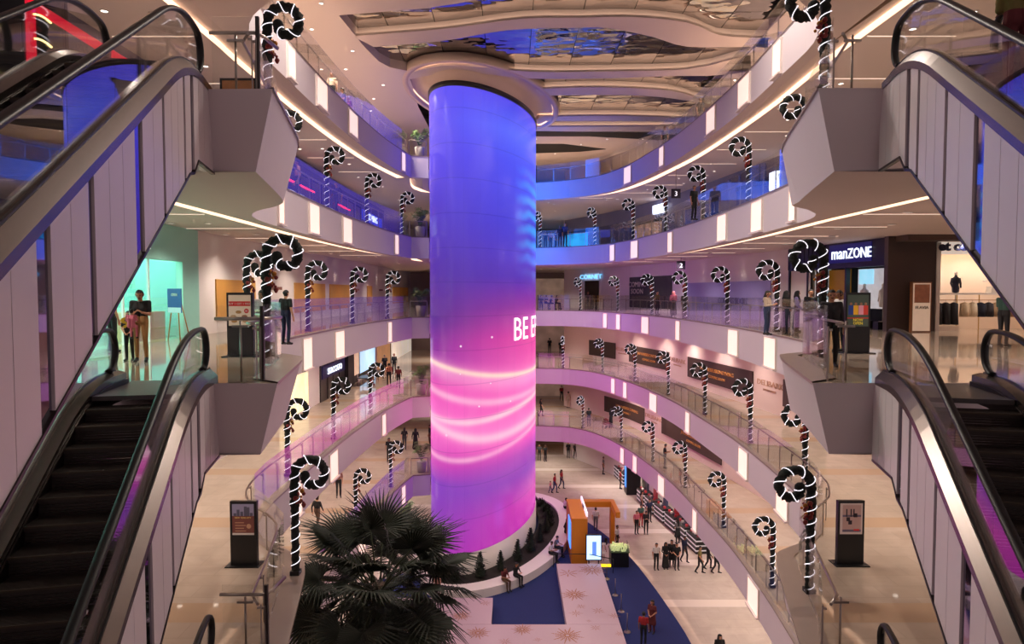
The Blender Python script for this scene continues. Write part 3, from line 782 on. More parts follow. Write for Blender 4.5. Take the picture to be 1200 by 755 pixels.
for i in range(26):
    t = TT[0] + i * 2 * math.pi / 26
    p = ellb(t, 1.0)
    if px(p[0], p[1], ZG)[1] < 560: continue
    if any((c.location.xy - Vector(p)).length < .75 for c in bpy.data.objects if c.name.startswith('conifer')): continue
    o = put('shrub', bm_[i % 3], None, (p[0], p[1], ZG + .38), (0, 0, i), (.9, .9, 1.3 if p[0] > .9 else .55))
    tag(o, 'low dark green shrub filling the bed around the glowing column', 'shrub', 'shrubs in the column planter')
# ------------------------------------------------------------------ top ceiling, beams and mirror ceiling
ZC = 14.5; ZM = 15.0
def pz(lst, z=ZC): return [tuple(atz(x, y, z)[:2]) for x, y in lst]
def mirror_mat():
    m = bpy.data.materials.new('mirror_ceiling'); m.use_nodes = True; nt = m.node_tree; N = nt.nodes; b = N['Principled BSDF']
    b.inputs['Base Color'].default_value = (.40, .38, .37, 1); b.inputs['Metallic'].default_value = 1; b.inputs['Roughness'].default_value = .03
    tc = N.new('ShaderNodeTexCoord'); mp = N.new('ShaderNodeMapping'); mp.inputs['Scale'].default_value = (.55, .9, 1)
    no = N.new('ShaderNodeTexNoise'); no.inputs['Scale'].default_value = 1.0; no.inputs['Detail'].default_value = 1.5
    bp = N.new('ShaderNodeBump'); bp.inputs['Strength'].default_value = .9; bp.inputs['Distance'].default_value = .12
    nt.links.new(tc.outputs['Object'], mp.inputs[0]); nt.links.new(mp.outputs[0], no.inputs[0]); nt.links.new(no.outputs[0], bp.inputs['Height']); nt.links.new(bp.outputs[0], b.inputs['Normal'])
    return m
M_mc = mirror_mat()
top = MB(); top.fill(pz([(900,-40),(700,-35),(600,-14),(555,1),(499,10),(397,18),(415,40),(419,45),(428,56),(444,72),(457,79),(477,83),(483,100)]) + [(-6.5,48),(-6.5,82),(-30,82),(-30,4),(34,4),(34,28)], ZC, 0, False)
top.fill([(12.6,28),(34,28),(34,82),(12.6,82)], ZC, 0, False)
top.fill([(-6.6,56.5),(12.7,56.5),(12.7,82),(-6.6,82)], ZC, 0, False)
main_ceil = struct(top.build('ceiling', M_ceil)); main_ceil['label'] = 'pale top ceiling over the atrium'
# upstand around the recess edge
up = MB(); q = pz([(900,-40),(700,-35),(600,-14),(555,1),(499,10),(397,18),(415,40),(428,56),(444,72),(457,79),(477,83),(483,100)])
for a, b in zip(q, q[1:]): up.quad((*a,ZC),(*b,ZC),(*b,ZM),(*a,ZM))
up.build('recess_upstand', M_soffit, main_ceil)
mc = MB()
mtiles = []
for ix in range(11):
    for iy in range(14):
        x0 = -11 + ix * 2.4; y0 = 26 + iy * 2.4
        mtiles.append((x0, y0))
tile_me = MB().box(0, 2.37, 0, 2.37, 0, .03).mesh('mirror_tile', M_mc)
back_ = MB(); back_.quad((-12,25,ZM+.06),(-12,60,ZM+.06),(16,60,ZM+.06),(16,25,ZM+.06)); mback = struct(back_.build('ceiling', M_dark)); mback['label'] = 'dark ceiling void above the mirror tiles'
for x0, y0 in mtiles: put('mirror_tile', tile_me, mback, (x0, y0, ZM))
BANDS = [
 ([(418,45),(525,36.4),(613,25),(680,24),(736,23),(800,29),(838,43.7),(873,46.6),(900,47)], [(438,55),(520,48),(595,35.5),(680,32.6),(716,33.5),(766,43.7),(806,55),(876,55),(900,56)]),
 ([(478,88),(520,79),(555,80),(620,86),(700,86),(806,83),(853,73),(880,66)], [(480,93),(520,86),(560,86),(620,92),(707,92),(795,89),(830,89),(880,84)]),
 ([(628,106),(707,104),(783,108),(809,115),(840,122)], [(633,112),(736,111.6),(795,116.5),(840,126)]),
 ([(632,138),(716,137),(792,139),(830,141)], [(624,142),(716,142),(790,143),(830,145)]),
 ([(620,150),(780,149),(830,149)], [(620,154.5),(777,154.5),(830,156)]),
]
names = ['first','second','third','fourth','fifth']
for i, (near, far) in enumerate(BANDS):
    A = catmull(pz(near), .8); B = catmull(pz(far), .8); B.reverse()
    mb = MB(); mb.prism([tuple(p) for p in A + B], ZC, ZM, 0)
    o = mb.build('ceiling_beam', [M_soffit]); tag(o, f'wavy pale ceiling beam under the mirror ceiling, {names[i]} from the escalators', 'ceiling beam')
    # a low trough along the near edge hides the light strip that washes the beam face
    A1, A2, A3 = offset(A, -.30), offset(A, -.26), offset(A, -.10); tr = MB(); cv = MB()
    for i_ in range(len(A) - 1):
        a, b, c, d, e, f = A[i_], A[i_+1], A1[i_], A1[i_+1], A2[i_], A2[i_+1]
        tr.quad((a.x,a.y,ZC),(b.x,b.y,ZC),(d.x,d.y,ZC),(c.x,c.y,ZC)); tr.quad((c.x,c.y,ZC),(d.x,d.y,ZC),(d.x,d.y,ZC+.12),(c.x,c.y,ZC+.12)); tr.quad((c.x,c.y,ZC+.12),(d.x,d.y,ZC+.12),(f.x,f.y,ZC+.12),(e.x,e.y,ZC+.12)); tr.quad((e.x,e.y,ZC+.12),(f.x,f.y,ZC+.12),(f.x,f.y,ZC+.02),(e.x,e.y,ZC+.02)); tr.quad((a.x,a.y,ZC+.02),(e.x,e.y,ZC+.02),(f.x,f.y,ZC+.02),(b.x,b.y,ZC+.02))
        g_, h_ = A3[i_], A3[i_+1]; cv.quad((e.x,e.y,ZC+.03),(f.x,f.y,ZC+.03),(h_.x,h_.y,ZC+.03),(g_.x,g_.y,ZC+.03))
    tr.build('trough', M_soffit, o); cv.build('cove_light', mat('beam_cove', (255, 222, 196), .5, emit=4.2, vary=.02), o)
# flat black panels paint in the shade of recesses in the far ceiling
for sl in ([(620,154),(690,155),(770,156),(748,163),(690,160),(620,160)], [(620,169),(660,169),(710,175),(680,178),(620,180)]):
    P = pz(sl, ZC - .03); s_ = MB(); s_.prism(P, ZC - .03, ZC, 0); s_.build('recess_shade_panel', M_dark, main_ceil)

# ------------------------------------------------------------------ downlights: fixtures in the ceilings with their lamps
fix_me = MB().lathe([(.13, .0), (.13, -.03), (.095, -.03), (.09, .0)], 12).mesh('downlight', M_white)
lens_me = MB().lathe([(.09, -.008), (.0, -.008)], 12).mesh('lens', M_lamp)
def spot(p, power, color=(1, .87, .76), size=130, blend=.8, rad=.07):
    ld = bpy.data.lights.new('downlight_or_fill', 'SPOT'); ld.energy = power; ld.color = color; ld.spot_size = math.radians(size); ld.spot_blend = blend; ld.shadow_soft_size = rad
    return put('downlight_or_fill', ld, None, p)
def downlight(p, parent, lamp=True, power=None, **kw):
    o = put('downlight', fix_me, parent, p); put('lens', lens_me, o)
    if lamp: spot((p[0], p[1], p[2] - .06), power or DOWNLIGHT_W, **kw)
for k in range(1, 6):
    zc = LZ(k) - CEIL_D; l, g, b, r = edges(k)
    for P, st in ((offset([p for p in l if p.y > 16], 2.4), 4.6), (offset([p for p in r if 17 < p.y < 58], 2.6), 5.0)):
        Q = resample(P, st)
        for i, p in enumerate(Q): downlight((p.x, p.y, zc), CEILS[k])
        Q = resample(offset(P, 1.2), st * 1.0)
        for p in Q: downlight((p.x, p.y, zc), CEILS[k], False)
    for x, y in ((-9.2, 49), (-9.2, 56), (4, 63.5), (8.5, 59.5 if k < 4 else 55.5)): downlight((x, y, zc), CEILS[k])
    for x in (-8.5, -5, 3, 8): downlight((x, 68, zc), CEILS[k], True, DOWNLIGHT_W * 1.4)
    for x, y in ((-9.5, 15), (-6, 14.6), (8.5, 14.6), (12, 16)): downlight((x, y, zc), CEILS[k], True, DOWNLIGHT_W * .6)
    # slim slot lights running across the ceiling
    for P, s in ((offset([p for p in l if 20 < p.y < 43], 1.5), -1), (offset([p for p in r if 20 < p.y < 54], 1.5), 1)):
        for i, p in enumerate(resample(P, 4.2)):
            q = MB(); q.box(0, 2.6 * 1, -.022, .022, -.012, 0); o = q.build('slot_light', mat('slot_glow', (255, 226, 205), .5, emit=.9, vary=.01), CEILS[k])
            o.location = (p.x if s > 0 else p.x - 2.6, p.y, zc)
# lamps in the top ceiling that wash the atrium
for x, y in ((-9.5,26),(-8.5,31),(-8.5,37),(-8,43),(-10,49),(-6,22),(0,20),(6,22),(13.5,30),(13.5,36),(13.5,42),(0,64),(6,60),(10,64)):
    downlight((x, y, ZC), main_ceil, True, ATRIUM_W, size=150)
for x, y in ((-11,28),(-11,34),(-11,40),(-9.8,34),(-9.6,40),(-9.2,46),(2,58),(8,58),(11,58),(4,64)):
    downlight((x, y, ZC), main_ceil, False)
# ------------------------------------------------------------------ shop fronts, hoardings and signs
def frame_mat(o, xdir, zdir=(0, 0, 1)):
    x = Vector(xdir).normalized(); y = Vector(zdir).normalized(); n = x.cross(y)
    return Matrix(((x.x, y.x, n.x, o[0]), (x.y, y.y, n.y, o[1]), (x.z, y.z, n.z, o[2]), (0, 0, 0, 1)))
def wm(o):
    m = o.matrix_basis.copy()
    while o.parent: o = o.parent; m = o.matrix_basis @ m
    return m
def text3d(body, size, m, origin, xdir, parent=None, name='lettering', ext=.015, align='CENTER', zdir=(0,0,1), sx=1.0, bold=0.0):
    cu = bpy.data.curves.new(name, 'FONT'); cu.body = body; cu.size = size; cu.extrude = ext; cu.align_x = align; cu.resolution_u = 2; cu.offset = bold
    t = bpy.data.objects.new('tmp_text', cu); COL.objects.link(t); bpy.context.view_layer.update()
    me = bpy.data.meshes.new_from_object(t.evaluated_get(bpy.context.evaluated_depsgraph_get())); bpy.data.objects.remove(t)
    me.transform(Matrix.Scale(sx, 4, (1, 0, 0)))
    me.materials.clear(); me.materials.append(m); o = put(name, me, parent)
    mw = frame_mat(origin, xdir, zdir)
    o.matrix_basis = (wm(parent).inverted() @ mw) if parent else mw
    return o
WRv = [Vector(p) for p in WR]
WRf = resample(WR, .4)
def wr_at(x):
    best = min(range(len(WRf) - 1), key=lambda i: abs(600 + F * WRf[i].x / WRf[i].y - x))
    return WRf[best], (WRf[best+1] - WRf[best]).normalized()
def wr_strip(name, x0, x1, z0, z1, off, th, mats, parent=None):
    """a board that follows the curved wall on the clothes-shop side between two bearings"""
    P = [p for p in WRf if x0 <= 600 + F * p.x / p.y <= x1]
    A = offset(P, off); B = offset(P, off + th); mb = MB()
    for i in range(len(P) - 1):
        a, b, c, d = A[i], A[i+1], B[i+1], B[i]
        mb.quad((b.x,b.y,z0),(a.x,a.y,z0),(a.x,a.y,z1),(b.x,b.y,z1)); mb.quad((d.x,d.y,z0),(c.x,c.y,z0),(c.x,c.y,z1),(d.x,d.y,z1))
        mb.quad((a.x,a.y,z1),(d.x,d.y,z1),(c.x,c.y,z1),(b.x,b.y,z1)); mb.quad((a.x,a.y,z0),(b.x,b.y,z0),(c.x,c.y,z0),(d.x,d.y,z0))
    for i, (u, v) in ((0, (A[0], B[0])), (1, (B[-1], A[-1]))): mb.quad((u.x,u.y,z0),(v.x,v.y,z0),(v.x,v.y,z1),(u.x,u.y,z1))
    return mb.build(name, mats, parent)
def wr_text(body, x, z, size, m, parent, off=.14, sx=1.0):
    p, t = wr_at(x); n = Vector((-t.y, t.x)); q = p + n * off
    return text3d(body, size, m, (q.x, q.y, z), (-t.x, -t.y, 0), parent, sx=sx)
M_goldt = mat('gold_letters', (190, 130, 70), .45, vary=.1)
M_goldp = mat('pale_gold_ink', (196, 152, 128), .5, vary=.05)
hl = ['next to the far passage', 'second from the far passage', 'longest one in the middle', 'nearest the escalators']
for k, spans in ((2, [(690,723),(737,786),(805,887),(918,975)]), (1, [(708,757),(777,849)])):
    z = LZ(k)
    for i, (x0, x1) in enumerate(spans):
        o = wr_strip('hoarding_panel', x0, x1, z + .62, z + 2.1, .03, .05, M_brown)
        which = hl[i] if k == 2 else ('nearer the far passage' if i == 0 else 'ending at the open shop floor')
        tag(o, f'dark brown hoarding panel with gold lettering, {ordn[k]} balcony, {which}', 'hoarding')
        xm = {690: 703, 737: 763, 805: 842, 918: 946, 708: 737, 777: 815}[x0]
        if x0 not in (690, 918):
            xs_ = ((xm - 13, 'JAPANESE'), (xm, 'FUSION'), (xm + 13, 'DINING')) if x0 == 805 else ((xm - 8, 'JAPANESE'), (xm, 'FUSION'), (xm + 8, 'DINING'))
            for xq, w_ in xs_: wr_text(w_, xq, z + 1.42, .34, M_goldt, o, .10, 1.35)
            wr_text('COMING SOON', xm, z + 1.0, .26, M_goldt, o, .10, 1.3)
    wall = [o for o in bpy.data.objects if o.name.startswith('wall_right')][k]
    for xm in ((729, 795, 904) if k == 2 else (767,)):
        wr_text('DELIBARK', xm, z + 1.45, .46, M_goldp, wall, .03, 1.5); wr_text('JAPANESE DINING', xm, z + 1.18, .13, M_goldp, wall, .03, 1.4)
# wall-washer lamps giving scallops on the boards
def washer(p, parent, power=26, target=None):
    o = put('wall_washer', fix_me, parent, p); put('lens', lens_me, o)
    ld = bpy.data.lights.new('washer_lamp', 'SPOT'); ld.energy = power; ld.color = (1, .86, .74); ld.spot_size = math.radians(62); ld.spot_blend = .35; ld.shadow_soft_size = .03
    put('washer_lamp', ld, None, (p[0], p[1], p[2] - .05))
for x in (706, 718, 730, 745, 765, 793, 824, 858, 895):
    p, t = wr_at(x); n = Vector((-t.y, t.x)); q = p + n * .42; washer((q.x, q.y, LZ(3) - CEIL_D), CEILS[3])
for x in (823, 870, 905, 745, 770): 
    p, t = wr_at(x); n = Vector((-t.y, t.x)); q = p + n * .42; washer((q.x, q.y, LZ(4) - CEIL_D), CEILS[4])
for y in (27.5, 31.5, 35.5, 40, 46, 52, 60): washer((-11.45, y, LZ(4) - CEIL_D), CEILS[4], 34)
# third floor, clothes-shop side: lavender hoarding, dark shops beyond
o = wr_strip('lavender_hoarding', 800, 904, 0, 2.3, .02, .05, M_lav); tag(o, 'long lavender hoarding under white wall on the third balcony', 'hoarding')
wr_text('COMING SOON', 858, .9, .55, mat('dim_letters', (110, 100, 150), .5), o, .09)
o = wr_strip('dark_hoarding', 737, 790, .3, 2.95, .02, .06, mat('charcoal_board', (52, 50, 60), .5, vary=.1)); tag(o, 'charcoal shop hoarding with pale block letters beyond the lavender one', 'hoarding')
wr_text('COMING', 748, 2.1, .62, mat('pale_letters', (180, 170, 165), .5), o, .1, 1.4); wr_text('SOON', 748, 1.5, .62, MATS['pale_letters'], o, .1, 1.4)
o = wr_strip('doorway_shop', 684, 704, 0, 2.75, .02, .05, M_black); tag(o, 'black shop doorway under a glowing white sign on the third balcony', 'shop front')
s_ = wr_strip('sign_box', 684, 704, 2.8, 3.5, .02, .12, mat('sign_pale', (190, 200, 215), .5, emit=.25), o)
wr_text('CORNET', 694, 2.95, .6, mat('sign_glow_blue', (120, 200, 255), .4, emit=1.6), o, .2, 1.6)
# fourth balcony, clothes-shop side: glowing signs, screens, blue reflections painted on glass fronts
M_cy = mat('cyan_screen', (40, 150, 235), .4, emit=.9, vary=.5, scale=1.2)
for i, (x0, x1, z0, z1, m, lb) in enumerate([(655, 690, 5.2, 7.6, M_cy, 'cyan lit kiosk wall on the fourth balcony beyond the column'), (742, 775, 5.3, 7.4, mat('shop_warm', (190,150,120), .5, emit=.35, vary=.4, scale=1.5), 'warm lit shop window on the fourth balcony'), (860, 915, 5.3, 7.9, mat('deep_blue_reflection', (40, 60, 130), .15, emit=.25, vary=.5, scale=.7), 'glass shop front with painted deep blue reflection on the fourth balcony'), (800, 845, 5.3, 7.7, mat('blue_reflection', (50, 70, 140), .2, emit=.2, vary=.5, scale=.8), 'glass shop front with painted blue grey reflection on the fourth balcony')]):
    o = wr_strip('shop_window', x0, x1, z0, z1, .02, .06, m); tag(o, lb, 'shop front')
    fr = wr_strip('lintel', x0, x1, z1, z1 + .25, .02, .12, M_black, o)
o = wr_strip('lit_sign', 766, 782, 8.0, 8.7, .05, .2, mat('sign_white_glow', (225, 232, 255), .4, emit=2.2, vary=.1)); tag(o, 'glowing white shop sign high on the fourth balcony wall', 'sign')
o = wr_strip('lit_sign', 902, 914, 7.3, 8.3, .05, .2, MATS['sign_white_glow']); tag(o, 'small glowing white sign above the shop front with deep blue reflection', 'sign')
for lab, n_, x, y, Y in (('hanging black level sign reading three on the fourth balcony', '3', 792, 227, 42), ('hanging black level sign reading two on the third balcony', '2', 798, 311, 46)):
    c = aty(x, y, Y); r_ = empty('level_sign', (c.x, c.y, c.z)); tag(r_, lab, 'sign')
    MB().box(-.28, .28, -.05, .05, -.28, .28).build('board', mat('sign_dark', (40, 28, 50), .4), r_)
    zc = (LZ(5) if n_ == '3' else LZ(4)) - CEIL_D - c.z
    MB().box(-.02, .02, -.02, .02, .28, zc).build('rod', M_steel, r_)
    text3d(n_, .42, mat('sign_white_glow2', (240, 240, 255), .4, emit=1.0), (c.x, c.y - .06, c.z - .15), (1, 0, 0), r_)

# menswear shop on the third balcony (dark, glowing sign) ---------------------------------
def shop_frame(A, B):
    A, B = Vector(A), Vector(B); t = (B - A).normalized(); n = Vector((-t.y, t.x))
    return A, B, t, n
A, B = wr_at(925)[0], Vector((15.95, 28.8))
r_ = empty('menswear_shop', (A.x, A.y, 0)); tag(r_, 'black shop front with glowing blue white sign and yellow doorway panel', 'shop front')
t = (B - A).normalized(); n = Vector((t.y, -t.x)) if Vector((t.y, -t.x)).x < 0 else Vector((-t.y, t.x)); Ls = (B - A).length
r_.rotation_euler = (0, 0, math.atan2(t.y, t.x))
ny = 1 if (Vector((-t.y, t.x)).dot(n) > 0) else -1
def sbox(name, u0, u1, d0, d1, z0, z1, m, par=r_):
    return MB().box(u0 * Ls, u1 * Ls, min(ny*d0, ny*d1), max(ny*d0, ny*d1), z0, z1).build(name, m, par)
sbox('back_wall', 0, 1, -1.6, -1.5, 0, 3.6, mat('shop_dark_wall', (30, 28, 36), .5, vary=.2))
sbox('header', 0, 1, -.1, .1, 2.75, 3.93, M_black); sbox('header_glow', .47, .86, .1, .14, 3.0, 3.85, mat('sign_navy', (20, 22, 90), .4, emit=.5))
for u in (0, .22, .385, .62, .985): sbox('mullion', u, u + .015, -.1, .1, 0, 2.75, M_black)
for i in range(22): sbox('header_slat', i / 22, i / 22 + .012, .1, .13, 2.8, 3.9, M_black) if i / 22 < .43 else None
sbox('pale_panel', .24, .37, -.5, -.45, 0, 2.75, mat('pale_aqua_panel', (170, 200, 205), .4, emit=.25))
sbox('yellow_panel', .40, .61, -.3, -.22, 0, 2.7, mat('ochre_panel', (150, 105, 12), .5, emit=.12, vary=.05))
sbox('screen', .68, .80, -.35, -.3, 2.0, 2.65, mat('screen_aqua', (140, 200, 225), .4, emit=1.0, vary=.3, scale=3))
sbox('lightbox', .66, .97, -.42, -.36, .9, 2.68, mat('lightbox_grey', (190, 190, 195), .5, emit=.55, vary=.25, scale=2))
w0 = A + t * Ls * .38 ; bpy.context.view_layer.update()
def stext(body, u, z, size, m, **kw):
    p = A + t * (u * Ls) + n * .16; text3d(body, size, m, (p.x, p.y, z), (t.x, t.y, 0), r_, align='LEFT', **kw)
stext('man', .495, 3.18, .80, mat('sign_white_hot', (225, 235, 255), .4, emit=1.6), sx=.92); stext('ZONE', .655, 3.18, .66, MATS['sign_white_hot'], sx=.92)
# mannequins in its window
def mannequin(loc, rz, shirt, label, par_scale=1.0):
    e = empty('mannequin', loc, rz); tag(e, label, 'mannequin')
    b = MB(); b.lathe([(.02,.62),(.15,.64),(.17,.85),(.13,1.02),(.17,1.22),(.18,1.34),(.07,1.44),(.05,1.52),(.0,1.53)], 14); b.build('torso', shirt, e)
    a = MB()
    for s in (-1, 1): a.tube([(s*.17,0,1.36),(s*.24,.0,1.1),(s*.20,-.08,.88)], [.06,.05,.04], 8)
    a.build('sleeve', shirt, e)
    MB().tube([(0,0,0),(0,0,.64)], .02, 6).lathe([(.16,0),(.16,.02),(0,.02)], 14).build('stand', M_steel, e)
    MB().ball((0, 0, 1.58), .075, 10, 0, 1.2).build('head_block', M_white, e)
    e.scale = (par_scale,)*3; return e
for u, m, lb in ((.74, mat('floral_shirt', (200,190,200), .8, vary=.5, scale=30), 'mannequin in a floral shirt in the black shop window'), (.90, mat('white_shirt_cloth', (215,212,210), .8), 'mannequin in a white shirt in the black shop window')):
    p = A + t * Ls * u - n * .25; mannequin((p.x, p.y, .35), math.atan2(n.x, -n.y), m, lb)
    q_ = MB(); q_.box(-.3, .3, -.2, .2, 0, .34); o = q_.build('window_plinth', M_black); o.location = (p.x, p.y, 0.01); tag(o, 'low black plinth under the ' + lb.split(' in the')[0], 'plinth')

# brown wall and the open clothes shop beside it ------------------------------------------
YE = 28.4; XS = 17.6
MB().box(15.6, XS + .02, YE, YE + .3, 0, 3.95).build('wall_right', mat('brown_wall', (72, 56, 52), .5, vary=.05)).__setitem__('kind', 'structure')
MB().box(15.9, 24.6, YE - .9, YE + .3, 3.72, 3.95).build('trim_1', mat('bulkhead_brown', (88, 68, 60), .6)).__setitem__('kind', 'structure')
r_ = empty('clothes_shop', (XS, YE, 0)); tag(r_, 'open white clothes shop with dark blue lettering and garment rails', 'shop front')
def cb(name, x0, x1, y0, y1, z0, z1, m): return MB().box(x0, x1, y0, y1, z0, z1).build(name, m, r_)
M_shopw = mat('shop_white', (226, 206, 190), .5, vary=.02)
cb('jamb', .0, .16, -.05, 1.6, 0, 3.7, M_white); cb('back_wall', .1, 6.2, 2.2, 2.3, 0, 3.7, M_shopw); cb('side_wall', 6.1, 6.2, 0, 2.3, 0, 3.7, M_shopw)
cb('header', .1, 6.2, .0, .1, 3.2, 3.72, mat('glowing_header', (235, 215, 200), .5, emit=.55, vary=.02)); cb('strip_light', .2, 6.1, 1.2, 1.35, 3.62, 3.68, mat('shop_strip', (255, 225, 190), .5, emit=14))  # header glows all over, painting in the halo light around the letters
cb('display_ledge', .35, 4.6, .5, .95, 1.52, 1.60, M_white); cb('upper_shelf', 2.6, 4.6, .6, .95, 2.08, 2.13, M_white)
cb('rail', .4, 4.6, .7, .73, 1.28, 1.31, M_gold)
for x in (.4, 1.35, 2.3, 3.3, 4.5): cb('rail_post', x, x + .03, .7, .73, 0, 1.52, mat('brass', (200, 160, 100), .3, 1.))
for z_ in (.4, .9): cb('cross_bar', .4, 1.35, .72, .74, z_, z_ + .02, MATS['brass'])
cb('low_plinth', .45, 1.3, .4, .9, 0, .2, M_shopw)
text3d('et cetera', .52, mat('navy_letters', (22, 26, 60), .4), (XS + .04, YE - .08, 3.36), (1, 0, 0), r_, align='LEFT', ext=.04, bold=.02, sx=1.1)
for x_ in (1.0, 2.6, 4.2): spot((XS + x_, YE - .15, 3.6), 130, size=140); spot((XS + x_, YE + 1.3, 3.55), 90, size=140)  # spots without fixtures, added to brighten the garments and shop interior
gm = [('black', (28,26,32)), ('black', (34,30,34)), ('dark grey', (46,44,50)), ('cream', (214,190,160)), ('ivory', (222,205,180)), ('navy', (24,28,48)), ('charcoal', (52,48,54)), ('beige', (200,172,140)), ('white', (225,215,205)), ('tan', (180,140,105)), ('cream ribbed', (210,188,160)), ('grey blue', (90,96,112))]
for i, (nm, c) in enumerate(gm):
    g_ = empty('garment', (XS + .55 + i * .345 + (.1 if i > 2 else 0), YE + .71, 0)); tag(g_, f'{nm} garment on a hanger, {["first","second","third","fourth","fifth","sixth","seventh","eighth","ninth","tenth","eleventh","twelfth"][i]} along the clothes shop rail', 'garment', 'clothes on the rail')
    b = MB(); L_ = .95 if i < 3 else .62
    b.lathe([(.05, 1.2), (.16, 1.14), (.17, 1.2 - L_ * .6), (.19, 1.2 - L_), (.0, 1.2 - L_)], 10)
    if i >= 3:
        for s in (-1, 1): b.tube([(s*.15, 0, 1.14), (s*.19, -.03, .85), (s*.17, -.05, .62)], [.06, .055, .045], 7)
    o = b.build('cloth', mat('garment_' + str(i), c, .85, vary=.15, scale=14), g_); o.scale = (.85, 1.3, 1)
    MB().tube([(0,0,1.19),(0,0,1.27),(.02,0,1.3)], .006, 5).build('hook', M_steel, g_)
mannequin((XS + 1.3, YE + .72, 1.60 - .62 * .85), 0, mat('navy_jacket', (26, 28, 52), .8, vary=.15), 'torso mannequin in a navy jacket on the clothes shop ledge', .85)
for x_, z_, c, nm in ((3.0, 1.60, (225,218,210), 'white'), (3.75, 1.60, (205,70,40), 'orange red')):
    f = MB()
    for j in range(4): f.box(-.3 + .01*j, .3 - .01*j, -.17, .17, j * .07, j * .07 + .062)
    o = f.build('folded_stack', mat('stack_' + nm, c, .85, vary=.1)); o.location = (XS + x_, YE + .72, z_); tag(o, f'stack of folded {nm} clothes on the clothes shop ledge', 'clothes')
f = MB(); f.box(-.2, .2, -.1, .1, 0, .32); f.tube([(-.1,0,.32),(-.06,0,.46),(.06,0,.46),(.1,0,.32)], .012, 6); o = f.build('handbag', mat('bag_cream', (215, 190, 170), .5)); o.location = (XS + 3.3, YE + .75, 2.13); tag(o, 'cream handbag on the upper shelf of the clothes shop', 'handbag')
e = empty('light_totem', (16.72, YE - .5, 0)); tag(e, 'narrow upright advertising totem with chocolate picture by the brown wall', 'totem')
MB().box(-.42, .36, -.1, .1, 0, 2.05).build('case', mat('copper_case', (150, 95, 60), .4), e); MB().box(-.40, .30, -.125, -.1, .05, 2.0).build('panel', mat('totem_cream', (220, 190, 165), .5, emit=.35), e)
MB().box(-.36, .26, -.135, -.125, 1.2, 1.95).build('picture', mat('choc_picture', (150, 92, 66), .5, emit=.15, vary=.4, scale=6), e)
text3d('FLAVIA', .17, mat('totem_ink', (110, 80, 60), .5), (16.67, YE - .64, .95), (1, 0, 0), e)

# mint phone shop on the third balcony ------------------------------------------------------
for o in [o for o in bpy.data.objects if o.name.startswith('wall_left')]:
    zs = [v.co.z for v in o.data.vertices]
    if abs(min(zs)) < .01: bpy.data.objects.remove(o)
wall_strip('wall_left', [(-11.9, 25.9), (-11.9, 80)], 0, 3.95, M_wallw, .25, 1)
r_ = empty('phone_shop', (-11.9, 13, 0)); tag(r_, 'mint green lit phone shop with glass front and white lettering', 'shop front')
def cb(name, x0, x1, y0, y1, z0, z1, m): return MB().box(x0, x1, y0 - 13, y1 - 13, z0, z1).build(name, m, r_)
M_mint = mat('mint_wall', (150, 205, 190), .45, vary=.03); M_mintg = mat('mint_glow', (150, 245, 225), .5, emit=1.5, vary=.05)
cb('sign_band', -.15, .06, 13, 25.85, 2.72, 3.95, M_mint); cb('end_pier', -.2, .06, 24.6, 25.85, 0, 2.72, M_mint)
cb('back_wall', -4.2, -4.1, 13, 25.8, 0, 3.0, M_mintg); cb('side_wall', -4.2, -.1, 25.7, 25.8, 0, 3.0, M_mint)
cb('ceiling_light', -4, -.3, 13.5, 25.5, 2.95, 3.0, mat('mint_ceiling', (190, 255, 240), .5, emit=4))
for y0, y1 in ((14, 17.4), (17.5, 20.9), (21, 22.4), (22.5, 24.5)): cb('glass_pane', -.06, -.045, y0, y1, .05, 2.68, M_glass)
for y in (17.43, 20.93, 22.43): cb('mullion', -.08, -.02, y, y + .06, 0, 2.72, M_white)
for z_ in (1.15, 1.75): cb('shelf', -3.9, -3.5, 15, 24, z_, z_ + .05, M_white)
for y in (22.8, 24.0): cb('poster', -3.3, -3.25, y, y + .9, .9, 2.3, mat('phone_poster', (90, 80, 90), .4, emit=.3, vary=.7, scale=3))
cb('counter', -1.6, -.6, 22.8, 24.6, 0, .95, mat('pale_wood', (205, 175, 130), .5))
text3d('vivo', .62, mat('mint_sign_white', (245, 255, 252), .4, emit=1.3), (-11.83, 22.42, 3.02), (0, 1, 0), r_, align='RIGHT', ext=.03, bold=.015)
for i, (y, c) in enumerate(((22.2, (230, 210, 120)), (22.7, (60, 60, 70)), (23.3, (220, 120, 60)), (21.5, (240, 240, 240)))):
    o = MB().box(-.12, .12, -.15, .15, 0, .3).build('phone_box', mat('phone_box_%d' % i, c, .5)); o.location = (-15.6, y, 1.8); tag(o, f'{["yellow","dark","orange","white"][i]} product box on the phone shop shelf', 'box')
e = empty('easel_sign', (-11.2, 22.7, 0), math.radians(-35)); tag(e, 'blue notice board on a wooden easel outside the mint shop', 'easel')
MB().box(-.42, .42, -.03, .0, .95, 1.75).build('board', mat('notice_blue', (30, 60, 130), .5, emit=.1), e)
text3d('OPEN', .14, M_white, (-11.2, 22.66, 1.5), (math.cos(math.radians(-35)), math.sin(math.radians(-35)), 0), e)
MB().box(-.40, .40, -.035, -.03, .95, 1.12).build('skyline_strip', mat('notice_pale', (210, 210, 220), .5), e)
for s in (-1, 0, 1):
    MB().tube([(s * .1, .02 if s else .1, 1.75), (s * .38, -.06 if s else .5, 0)], .02, 6).build('leg', mat('easel_wood', (170, 120, 70), .6), e)
